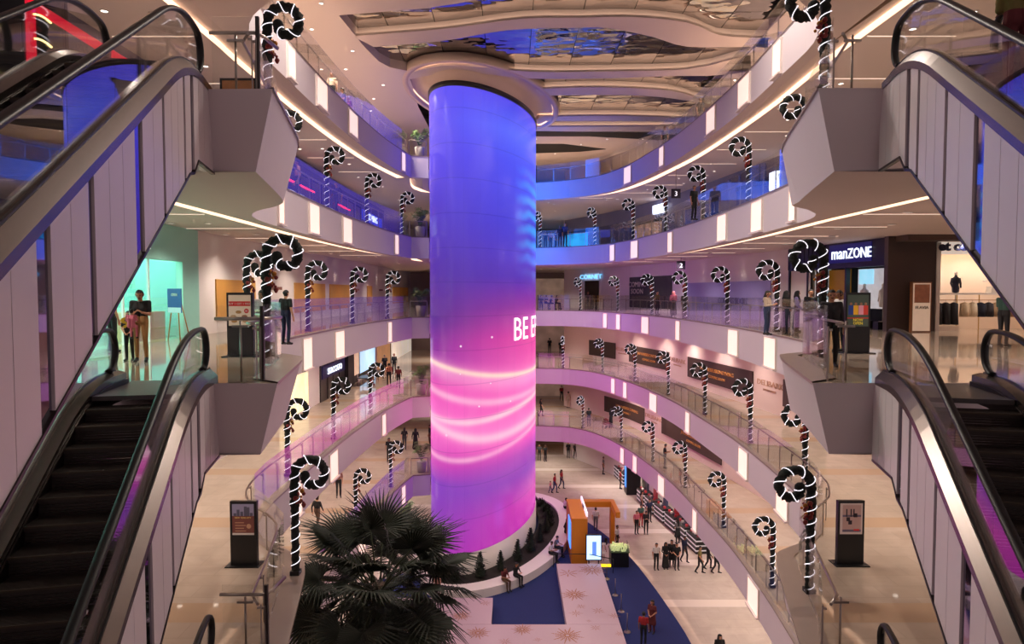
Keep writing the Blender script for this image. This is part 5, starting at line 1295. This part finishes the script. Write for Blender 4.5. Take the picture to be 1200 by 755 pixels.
# ------------------------------------------------------------------ people: one continuous surface per pose, shared between figures
SHIRT, PANTS, SKIN, HAIR, SHOE = range(5)
def base_joints():
    J = {'pel': (0, .01, .95), 'che': (0, .0, 1.24), 'nec': (0, .01, 1.44), 'hea': (0, -.015, 1.58)}
    for s, n in ((1, 'l'), (-1, 'r')):
        J['sh' + n] = (s*.175, .01, 1.385); J['el' + n] = (s*.225, .03, 1.11); J['wr' + n] = (s*.235, -.04, .87); J['ha' + n] = (s*.232, -.06, .79)
        J['hi' + n] = (s*.085, .01, .92); J['kn' + n] = (s*.095, -.015, .50); J['an' + n] = (s*.10, .035, .085); J['to' + n] = (s*.115, -.13, .03)
    return J
def person_mesh(name, J, woman=False, long_hair=False, skirt=0.0, hijab=False, long_sleeve=False, spread=1.0):
    V3 = lambda k: Vector(J[k]); bones = []
    def bone(a, b, ra, rb, reg): bones.append((Vector(a), Vector(b), ra, rb, reg))
    pel, che, nec, hea = V3('pel'), V3('che'), V3('nec'), V3('hea'); up = (che - pel).normalized()
    w = .92 if woman else 1.0
    for s in (-1, 1):
        off = Vector((s*.062, 0, 0)); bone(pel + off*1.05, pel + off + up*.1, .108, .10, PANTS); bone(pel + off*.95 + up*.12, che + off*1.15, .096*w, .112*w, SHIRT); bone(che + off*1.15, nec + off*1.3 - up*.09, .112*w, .085, SHIRT)
    bone(che, nec - up*.06, .10, .07, SHIRT)
    bone(nec - up*.05, hea - (hea - nec)*.35, .052, .050, SKIN)
    hd = (hea - nec).normalized()
    bone(hea - hd*.045 + Vector((0,-.012,0)), hea + hd*.035, .072, .088, SKIN); bone(hea + hd*.03 + Vector((0,.02,0)), hea + hd*.045 + Vector((0,.005,0)), .090, .085, HAIR)
    fw = Vector(J.get('face', (0, -1, 0))).normalized(); sd = Vector((0,0,1)).cross(fw).normalized()
    bone(hea + fw*.085 + hd*.01, hea + fw*.104 - hd*.022, .010, .014, SKIN)
    for s in (-1, 1): bone(hea + sd*s*.083 - hd*.02, hea + sd*s*.085 + hd*.02, .014, .018, SKIN)
    for n, s in (('l', 1), ('r', -1)):
        sh, el, wr, ha = V3('sh'+n), V3('el'+n), V3('wr'+n), V3('ha'+n); mid = sh.lerp(el, .72)
        bone(nec - up*.07 + Vector((s*.06,0,0)), sh, .062, .062, SHIRT); bone(sh, mid, .060*w, .050*w, SHIRT); bone(mid, el, .044*w, .040*w, SHIRT if long_sleeve else SKIN); bone(el, wr, .040*w, .028*w, SHIRT if long_sleeve else SKIN)
        d = (ha - wr).normalized(); fwd = (el - sh).normalized().cross(d); side = Vector((0, -1, 0)) - d * d.dot(Vector((0, -1, 0)))
        side = side.normalized() if side.length > .1 else Vector((s, 0, 0)); nrm = d.cross(side)
        for q in (-.026, 0, .026): bone(wr + side*q*.5, wr + d*.085 + side*q, .017, .016, SKIN)      # palm
        for i, (q, L) in enumerate(((.036, .068), (.012, .080), (-.012, .074), (-.035, .058))):      # four fingers with a knuckle bend
            k0 = wr + d*.088 + side*q; k1 = k0 + d*L*.55; k2 = k1 + (d*.8 + nrm*(-s)*.45).normalized()*L*.5
            bone(k0, k1, .0105, .0098, SKIN); bone(k1, k2, .0098, .0085, SKIN)
        t0 = wr + d*.025 + side*.030; t1 = t0 + (d*.6 + side*.8).normalized()*.045; bone(t0, t1, .013, .0115, SKIN); bone(t1, t1 + (d*.95 + side*.3).normalized()*.032, .0115, .010, SKIN)
        hi, kn, an, to = V3('hi'+n), V3('kn'+n), V3('an'+n), V3('to'+n)
        bone(hi, kn, .088, .058, PANTS); bone(kn, kn.lerp(an, .35), .056, .058, PANTS); bone(kn.lerp(an, .35), an, .058, .042, PANTS)
        heel = an + Vector((0, .035, -.045)); bone(an, to.lerp(an, .3) - Vector((0,0,.02)), .043, .038, SHOE); bone(heel, to, .036, .034, SHOE)
    if skirt:
        bot = (V3('knl') + V3('knr')) / 2 if skirt < 2 else (V3('anl') + V3('anr')) / 2 + Vector((0,0,.06))
        for s in (-1, 0, 1): bone(pel + Vector((s*.06,0,0)), bot + Vector((s*.11,0,.02)), .11, .125, PANTS if skirt != 3 else SHIRT)
    if long_hair: bone(hea + Vector((0,.05,.02)), che + Vector((0,.11,.04)), .085, .07, HAIR); bone(hea + Vector((0,.04,.04)), nec + Vector((0,.06,0)), .095, .085, HAIR)
    if hijab: bone(hea + Vector((0,.02,.01)), nec + Vector((0,.02,-.0)), .108, .115, HAIR); bone(nec, che + Vector((0,-.0,.04)), .115, .15, HAIR)
    mb = MB()
    for a, b, ra, rb, _ in bones:
        d = b - a; L = d.length; d = d / L if L > 1e-6 else Vector((0,0,1))
        path = [a - d*ra*.98, a - d*ra*.7, a - d*ra*.3, a, b, b + d*rb*.3, b + d*rb*.7, b + d*rb*.98]; rad = [ra*.15, ra*.71, ra*.95, ra, rb, rb*.95, rb*.71, rb*.15]
        mb.tube(path, rad, 10)
    me = mb.mesh(name + '_src', M_white); o = bpy.data.objects.new('tmp_body', me); COL.objects.link(o)
    rm = o.modifiers.new('r', 'REMESH'); rm.mode = 'VOXEL'; rm.voxel_size = .0115
    sm = o.modifiers.new('s', 'SMOOTH'); sm.factor = .5; sm.iterations = 3
    bpy.context.view_layer.update()
    out = bpy.data.meshes.new_from_object(o.evaluated_get(bpy.context.evaluated_depsgraph_get())); bpy.data.objects.remove(o)
    out.name = name; out.materials.clear()
    for i in range(5): out.materials.append(M_white)
    idx = []
    for p in out.polygons:
        c = p.center; best = None
        for a, b, ra, rb, reg in bones:
            ab = b - a; t = max(0, min(1, (c - a).dot(ab) / max(1e-9, ab.dot(ab)))); dd = (c - a - ab*t).length - (ra + (rb - ra)*t)
            if best is None or dd < best[0]: best = (dd, reg)
        reg = best[1]; rel = c - hea
        if rel.length < .16 and c.z > nec.z + .02:
            f = rel.dot(fw); h = rel.dot(hd)
            if hijab: reg = SKIN if (f > .062 and -.075 < h < .062 and abs(rel.dot(sd)) < .058) else HAIR
            elif h > .068 or (f < .035 and h > -.045) or (f < -.02 and h > -.08): reg = HAIR if not (abs(rel.dot(sd)) > .078 and f > -.03 and h < .03) else SKIN
            else: reg = SKIN if reg == HAIR and f > 0 else reg
            if f > .055 and .002 < h < .022 and .02 < abs(rel.dot(sd)) < .045: reg = HAIR                 # eyes and brows
            if f > .06 and -.058 < h < -.047 and abs(rel.dot(sd)) < .024: reg = SHOE                       # mouth line
        idx.append(reg)
    out.polygons.foreach_set('material_index', idx); out.polygons.foreach_set('use_smooth', [True] * len(idx)); out.update()
    return out
T = {}
def mk(name, over=None, **kw):
    J = base_joints()
    for k, v in (over or {}).items(): J[k] = v
    T[name] = person_mesh(name, J, **kw)
mk('stand'); mk('stand_long', None, long_sleeve=True)
walk = {'knl': (.095, -.16, .52), 'anl': (.10, -.14, .10), 'tol': (.11, -.31, .055), 'knr': (-.095, .04, .50), 'anr': (-.10, .24, .14), 'tor': (-.11, .10, .03), 'ell': (.235, .12, 1.12), 'wrl': (.23, .10, .87), 'hal': (.225, .07, .79), 'elr': (-.235, -.06, 1.12), 'wrr': (-.22, -.20, .92), 'har': (-.21, -.25, .86)}
mk('walk', walk); mk('walk_long', walk, long_sleeve=True)
phone = {'ell': (.20, -.03, 1.11), 'wrl': (.10, -.27, 1.16), 'hal': (.06, -.34, 1.20), 'elr': (-.20, -.03, 1.11), 'wrr': (-.08, -.27, 1.14), 'har': (-.03, -.34, 1.18), 'hea': (0, -.045, 1.57), 'face': (0, -1, -.35)}
mk('phone', phone); mk('phone_long', phone, long_sleeve=True)
clasp = {'ell': (.23, .0, 1.11), 'wrl': (.09, -.16, .97), 'hal': (.02, -.19, .93), 'elr': (-.23, .0, 1.11), 'wrr': (-.09, -.16, .97), 'har': (-.02, -.19, .93)}
mk('clasp', clasp)
mk('woman', None, woman=True, long_hair=True); mk('woman_walk', walk, woman=True, long_hair=True); mk('woman_skirt', clasp, woman=True, long_hair=True, skirt=1)
mk('woman_phone', phone, woman=True, long_hair=True, long_sleeve=True)
mk('hijab', clasp, woman=True, hijab=True, skirt=2, long_sleeve=True); mk('hijab_walk', {k: walk[k] for k in walk if k[:2] in ('el', 'wr', 'ha', 'an', 'to', 'kn')}, woman=True, hijab=True, skirt=3, long_sleeve=True)
sit = {'pel': (0, .06, .12), 'che': (0, .05, .40), 'nec': (0, .0, .60), 'hea': (0, -.045, .735), 'shl': (.175, .02, .55), 'shr': (-.175, .02, .55), 'ell': (.22, -.08, .30), 'elr': (-.22, -.08, .30), 'wrl': (.10, -.30, .30), 'wrr': (-.10, -.30, .30), 'hal': (.06, -.37, .32), 'har': (-.05, -.37, .32),
       'hil': (.085, .04, .10), 'hir': (-.085, .04, .10), 'knl': (.11, -.38, .08), 'knr': (-.11, -.38, .08), 'anl': (.11, -.36, -.40), 'anr': (-.11, -.40, -.40), 'tol': (.12, -.52, -.46), 'tor': (-.12, -.56, -.46), 'face': (0, -1, -.4)}
mk('sit', sit); mk('sit_woman', sit, woman=True, long_hair=True, long_sleeve=True)
COLR = {'black': (22,21,24), 'white': (205,198,196), 'navy': (28,34,66), 'blue': (44,66,130), 'red': (150,30,36), 'maroon': (92,30,36), 'grey': (96,92,96), 'charcoal': (44,42,46), 'khaki': (168,124,78), 'denim': (54,66,98), 'pink': (205,110,130), 'tan': (170,112,84), 'green': (60,92,84), 'orange': (190,80,40), 'olive': (112,100,52), 'brown': (88,62,46), 'striped': (170,120,110), 'beige': (190,170,150), 'lavender': (140,130,180)}
def cloth(c): return mat('cloth_' + c, COLR[c], .85, vary=.12, scale=25)
M_hair = mat('black_hair', (16, 13, 12), .6, vary=.3, scale=60); M_shoe = mat('dark_shoe', (26, 23, 24), .5); SK = [mat('skin_%d' % i, c, .55, vary=.04, scale=20) for i, c in enumerate(((178,124,96), (150,100,76), (198,146,118)))]
np_ = [0]
def person(tpl, loc, rz, shirt, pants, label, h=1.0, hair=None, shoe=None, skin=None, group=None):
    o = put('person', T[tpl], None, loc, (0, 0, rz), (h, h, h)); i = np_[0]; np_[0] += 1
    ms = [cloth(shirt), cloth(pants), SK[i % 3 if skin is None else skin], cloth(hair) if hair else M_hair, cloth(shoe) if shoe else M_shoe]
    for s, m in zip(o.material_slots, ms): s.link = 'OBJECT'; s.material = m
    tag(o, label, 'person', group); return o
D = math.radians
def pf(tpl, x, y, k, rz, shirt, pants, label, **kw):      # feet seen at a pixel
    p = atz(x, y, LZ(k)); return person(tpl, tuple(p), D(rz), shirt, pants, label, **kw)
def pd(tpl, x, Y, k, rz, shirt, pants, label, **kw):      # feet hidden: bearing and distance
    return person(tpl, ((x - 600) / F * Y, Y, LZ(k)), D(rz), shirt, pants, label, **kw)
# third balcony, mint-shop side
man = pf('phone', 166, 424, 3, 15, 'black', 'khaki', 'bearded man in black shirt and khaki trousers holding a small child')
b_ = man.matrix_basis
kid = person('sit', tuple(Vector(man.location) + Vector((-.05, -.30, .80))), D(195), 'pink', 'pink', 'small child in pink carried by the man in khaki trousers', h=.52)
boy = pf('clasp', 152, 423, 3, 5, 'black', 'black', 'boy in black shirt with a yellow number nine beside the escalator', h=.70)
text3d('9', .34, mat('yellow_nine', (190, 150, 20), .7), (boy.location.x + .0, boy.location.y - .115, .80), (math.cos(D(5)), math.sin(D(5)), 0), boy, 'number_print', ext=.004, bold=.012, sx=1.5)
pd('woman', 131, 18.6, 3, 150, 'white', 'black', 'woman in white top and black trousers outside the mint shop')
pd('woman_phone', 307, 19.3, 3, 20, 'white', 'black', 'woman in white blouse drinking behind the food poster stand')
pd('stand', 335, 21.2, 3, 160, 'black', 'navy', 'man in black tee facing away behind the candy canes')
# third balcony, clothes-shop side
pf('stand_long', 973, 430, 3, -15, 'charcoal', 'black', 'young man in charcoal jacket at the corner glass', h=.99)
pf('phone', 984, 412, 3, -75, 'white', 'black', 'young man in white tee looking down by the fashion poster stand', h=1.0)
pd('woman_phone', 899, 26, 3, 40, 'beige', 'denim', 'woman with long dark hair and pale top at the glass rail')
pd('hijab', 921, 27, 3, 100, 'black', 'black', 'woman in black headscarf at the rail near the menswear shop', hair='black')
pd('hijab', 934, 28, 3, 60, 'lavender', 'black', 'woman in black headscarf and lavender top at the rail', hair='black')
pd('stand', 950, 25.5, 3, -10, 'black', 'black', 'broad man in black tee in front of the menswear shop', h=1.02)
pd('phone', 1177, 20.5, 3, 110, 'green', 'charcoal', 'man in dark green shirt looking at his phone by the clothes shop', h=1.02)
pd('stand', 802, 43, 3, 20, 'black', 'grey', 'man in black shirt beside the hanging level sign', h=.98)
pd('hijab', 789, 46.5, 3, -20, 'pink', 'grey', 'woman in pink headscarf on the third balcony', hair='pink')
pd('woman', 770, 50, 3, 30, 'olive', 'black', 'woman in olive yellow jacket before the charcoal hoarding')
pd('stand', 689, 63, 3, 0, 'charcoal', 'black', 'person standing inside the black shop doorway')
for i, (x, Y) in enumerate(((634, 66), (640, 67), (646, 65.5), (652, 66.5))): pd('sit', x, Y, 3, 40 * i, ['black', 'charcoal', 'navy', 'black'][i], 'black', f'person in {["black","charcoal","navy","dark"][i]} clothes seated by the rail at the far end, {words[i]} from the column', hair=None).location.z = LZ(3) + .48
# second balcony
pf('walk_long', 456, 453, 2, 195, 'tan', 'black', 'person in tan jacket walking hand in hand along the shoe shop'); pf('walk', 467, 455, 2, 185, 'maroon', 'black', 'person in maroon shirt walking hand in hand along the shoe shop', h=.93)
pf('stand', 451, 440, 2, 30, 'black', 'black', 'man in black standing before the amber shop front'); pf('stand_long', 462, 438, 2, -10, 'black', 'black', 'person in black coat beside the amber shop front')
for x, y, t, s, p_, rz, lb in [(657,417,'stand','black','black',160,'dark'), (664,416,'walk','charcoal','black',20,'charcoal'), (668,415,'stand','orange','black',-20,'orange topped'), (672,413,'walk','maroon','black',40,'maroon topped'), (676,412,'stand','black','navy',200,'navy trousered'), (679,414,'hijab','olive','olive',10,'olive robed'), (686,415,'stand_long','black','black',-30,'black coated')]:
    pf(t, x, y, 2, rz, s, p_, f'{lb} shopper in the crowd at the far end of the second balcony', hair='orange' if lb == 'olive robed' else None)
pf('phone_long', 710, 419, 2, 110, 'navy', 'navy', 'shopper in navy talking before the brown hoarding', ); pf('stand', 644, 414, 2, 180, 'black', 'black', 'man in black with spread stance at the far escalator head')
# first balcony
pf('woman', 456, 541, 1, 10, 'black', 'black', 'woman in black tee standing by the candy cane on the first balcony'); pf('woman_walk', 474, 527, 1, 185, 'black', 'charcoal', 'woman in black with shoulder bag walking away on the first balcony'); pf('hijab_walk', 487, 528, 1, 175, 'black', 'black', 'woman in black headscarf and long coat walking on the first balcony', hair='black')
pf('stand', 504, 523, 1, -60, 'black', 'brown', 'person in black partly behind the column on the first balcony'); pf('stand', 397, 583, 1, 20, 'striped', 'black', 'man in striped shirt standing above the palm'); pf('walk_long', 372, 620, 1, 160, 'black', 'brown', 'man in black jacket with pack walking behind the palm')
pf('stand', 690, 500, 1, 190, 'black', 'denim', 'man in black tee and jeans seen from behind on the first balcony'); pf('walk', 692, 475, 1, 20, 'blue', 'black', 'man in blue shirt walking under the brown boards'); pf('hijab', 716, 501, 1, 120, 'black', 'black', 'woman in black pushing the red stroller', hair='black')
pf('phone', 779, 549, 1, 70, 'black', 'grey', 'man in black tee looking at his phone at the rail'); pf('walk', 658, 470, 1, 10, 'red', 'black', 'man in red shirt walking on the first balcony'); pf('stand', 666, 478, 1, 200, 'beige', 'beige', 'person in pale clothes standing on the first balcony'); pf('woman_walk', 669, 466, 1, 150, 'red', 'black', 'woman in red top far along the first balcony'); pf('woman_walk', 634, 488, 1, 90, 'black', 'black', 'woman in black beside the column on the first balcony')
p = atz(710, 502, LZ(1)); e = empty('stroller', tuple(p), D(120)); tag(e, 'red baby stroller pushed along the brown hoarding', 'stroller')
MB().box(-.2, .2, -.25, .2, .35, .55).build('seat', cloth('red'), e); MB().tube([(-.2,.2,.5),(-.2,.45,.98),(.2,.45,.98),(.2,.2,.5)], .014, 6).build('handle', M_black, e); MB().lathe([(.26,.55),(.22,.82),(0,.92)], 12).build('hood', cloth('maroon'), e)
for sx in (-.2, .2):
    for sy in (-.25, .2): MB().tube([(sx - .02, sy, .09), (sx + .02, sy, .09)], .09, 12).tube([(sx, sy, .09), (sx, sy, .4)], .012, 5).build('wheel', M_black, e)
# fourth and fifth balconies
pd('stand', 812, 34, 4, 30, 'black', 'black', 'man in black tee leaning at the fourth balcony rail'); pd('stand', 656, 53.5, 4, 0, 'navy', 'navy', 'shorter person in blue light at the far fourth balcony rail', h=.95); pd('stand', 662, 53.6, 4, 15, 'blue', 'navy', 'taller person in blue light at the far fourth balcony rail', h=1.08)
for i, (x, Y) in enumerate(((639, 56.5), (645, 57), (651, 56.2))): pd('stand', x, Y, 4, 30 * i, ['navy', 'lavender', 'blue'][i], 'navy', f'person in {["navy","lavender","blue"][i]} before the cyan kiosk on the fourth balcony', h=.9)
pd('stand', 351, 27.5, 4, -60, 'tan', 'black', 'person in tan coat by the dark glass shops'); pd('walk', 396, 33, 4, -30, 'black', 'black', 'person in black passing the dark glass shops')
pd('phone', 405, 35.5, 5, -60, 'grey', 'black', 'person in grey leaning on the top balcony rail'); pd('stand', 411, 37, 5, -40, 'maroon', 'black', 'person in maroon on the top balcony beside the grey one'); pd('stand', 392, 33, 5, 0, 'beige', 'black', 'person in beige on the top balcony'); pd('stand', 818, 37.2, 5, 20, 'black', 'black', 'person in black on the top balcony above the level sign'); pd('stand', 777, 43.6, 5, 20, 'charcoal', 'black', 'person in charcoal on the far top balcony')
# rider at the top of the frame on the upper escalator
c, s_ = math.cos(math.atan(-.262)), math.sin(math.atan(-.262))
def on_esc(k, side, s, x):
    X0, Y0, a, sg = ESC[side]; th = math.atan(a); return (X0 + x * math.cos(th) - s * math.sin(th), Y0 + x * math.sin(th) + s * math.cos(th), LZ(k) + nos(s, .6) + .0)
RIDER_S = -2.3
person('phone_long', on_esc(4, 'R', RIDER_S, .34), D(165), 'olive', 'maroon', 'rider in olive jacket on the upper escalator, clothes shop side')
# ground floor
for x, y, t, s, p_, rz, lb, kw in [
  (645,578,'walk','pink','denim',60,'little girl in pink walking with the family in red',dict(h=.62)), (650,578,'walk_long','red','denim',70,'parent in red shirt carrying a child across the marble',{}), (658,573,'woman_walk','red','navy',60,'second parent in red beside the marble reflections',{}),
  (746,626,'stand','pink','black',20,'woman in pink shirt standing in the group of four',{}), (751,618,'stand','green','red',10,'person in teal top and red shorts in the group of four',{}), (757,626,'phone_long','charcoal','black',-10,'person in charcoal with a phone in the group of four',{}), (761,612,'stand','navy','black',15,'tall man in navy in the group of four',dict(h=1.05)),
  (769,668,'stand','white','black',10,'man in white shirt and black trousers among the group in black',{}), (780,667,'hijab','black','black',0,'woman in black robe among the group in black',dict(hair='black')), (787,664,'woman_skirt','black','black',-10,'woman in short black dress among the group in black',{}), (793,668,'clasp','black','black',5,'man in black with clasped hands among the group in black',{}), (802,659,'walk_long','navy','charcoal',30,'man in navy shirt walking behind the group in black',{}),
  (794,637,'woman_skirt','grey','black',200,'woman in grey blouse and black skirt near the counters',{}),
  (820,672,'walk','olive','black',60,'walker in patterned top near the last counters',{}), (830,667,'walk_long','black','black',70,'walker in black jacket near the last counters',{}), (839,672,'walk','grey','black',60,'walker in grey top near the last counters',{}),
  (764,742,'woman_skirt','maroon','maroon',-40,'woman in maroon dress on the navy carpet',{}), (754,757,'stand','red','black',160,'person in red shirt on the navy carpet',{}), (843,786,'hijab','black','black',0,'woman in black headscarf on the marble beyond the carpet',dict(hair='black')),
  (698,622,'walk','white','grey',170,'attendant in white shirt crossing inside the booth',{}), (723,645,'stand','white','black',60,'attendant in white shirt behind the garden model',{}),
  (487,637,'walk_long','brown','charcoal',150,'man with backpack standing near the column planter',{}), (495,640,'stand','white','denim',-60,'person in white top near the column planter',{}), (500,643,'woman','black','denim',40,'woman in black with long hair near the column planter',{}), (474,618,'stand','black','black',20,'person in black near the foot of the palm',{}), (464,640,'stand','charcoal','black',0,'person in charcoal half hidden by the palm',{}),
  (639,541,'stand','black','black',30,'shopper in black at the far ground floor next to the column',{}), (632,540,'stand','charcoal','black',0,'shopper in charcoal at the far ground floor edge of the column',{}), (666,537,'stand','black','black',10,'first of three shoppers under the far balcony',{}), (674,538,'walk','charcoal','black',20,'second of three shoppers under the far balcony',{}), (686,538,'walk','grey','charcoal',0,'third of three shoppers under the far balcony',{}),
  (707,556,'stand','grey','black',80,'sales assistant in grey by the lit rack',{}), (727,573,'stand','red','black',80,'sales assistant in red beside the black tower',{}), (752,601,'woman','beige','black',80,'sales assistant in beige past the black tower',{})]:
    pf(t, x, y, 0, rz, s, p_, lb, **kw)
for i, (x, y, t, s, p_, rz) in enumerate([(634,603,'sit','white','black',95), (643,612,'sit','blue','navy',100), (651,622,'sit_woman','charcoal','black',100), (656,630,'sit_woman','black','black',80), (645,655,'sit','white','black',75), (650,648,'sit','grey','black',60), (627,690,'sit_woman','black','black',40), (611,697,'sit','maroon','brown',20), (516,693,'sit','striped','black',-20)]):
    p = atz(x, y - 6, ZG + .58); best = min([j * .01 for j in range(629)], key=lambda q: (ellb(q, 2.45)[0] - p.x) ** 2 + (ellb(q, 2.45)[1] - p.y) ** 2); e = ellb(best, 2.5); nx, ny = ell(best, 3.5)[0] - ell(best, 2.5)[0], ell(best, 3.5)[1] - ell(best, 2.5)[1]
    person(t, (e[0], e[1], ZG + .54), math.atan2(nx, -ny), s, p_, f'person in {s} top seated on the curved white bench, {words[i]} round from the far side')
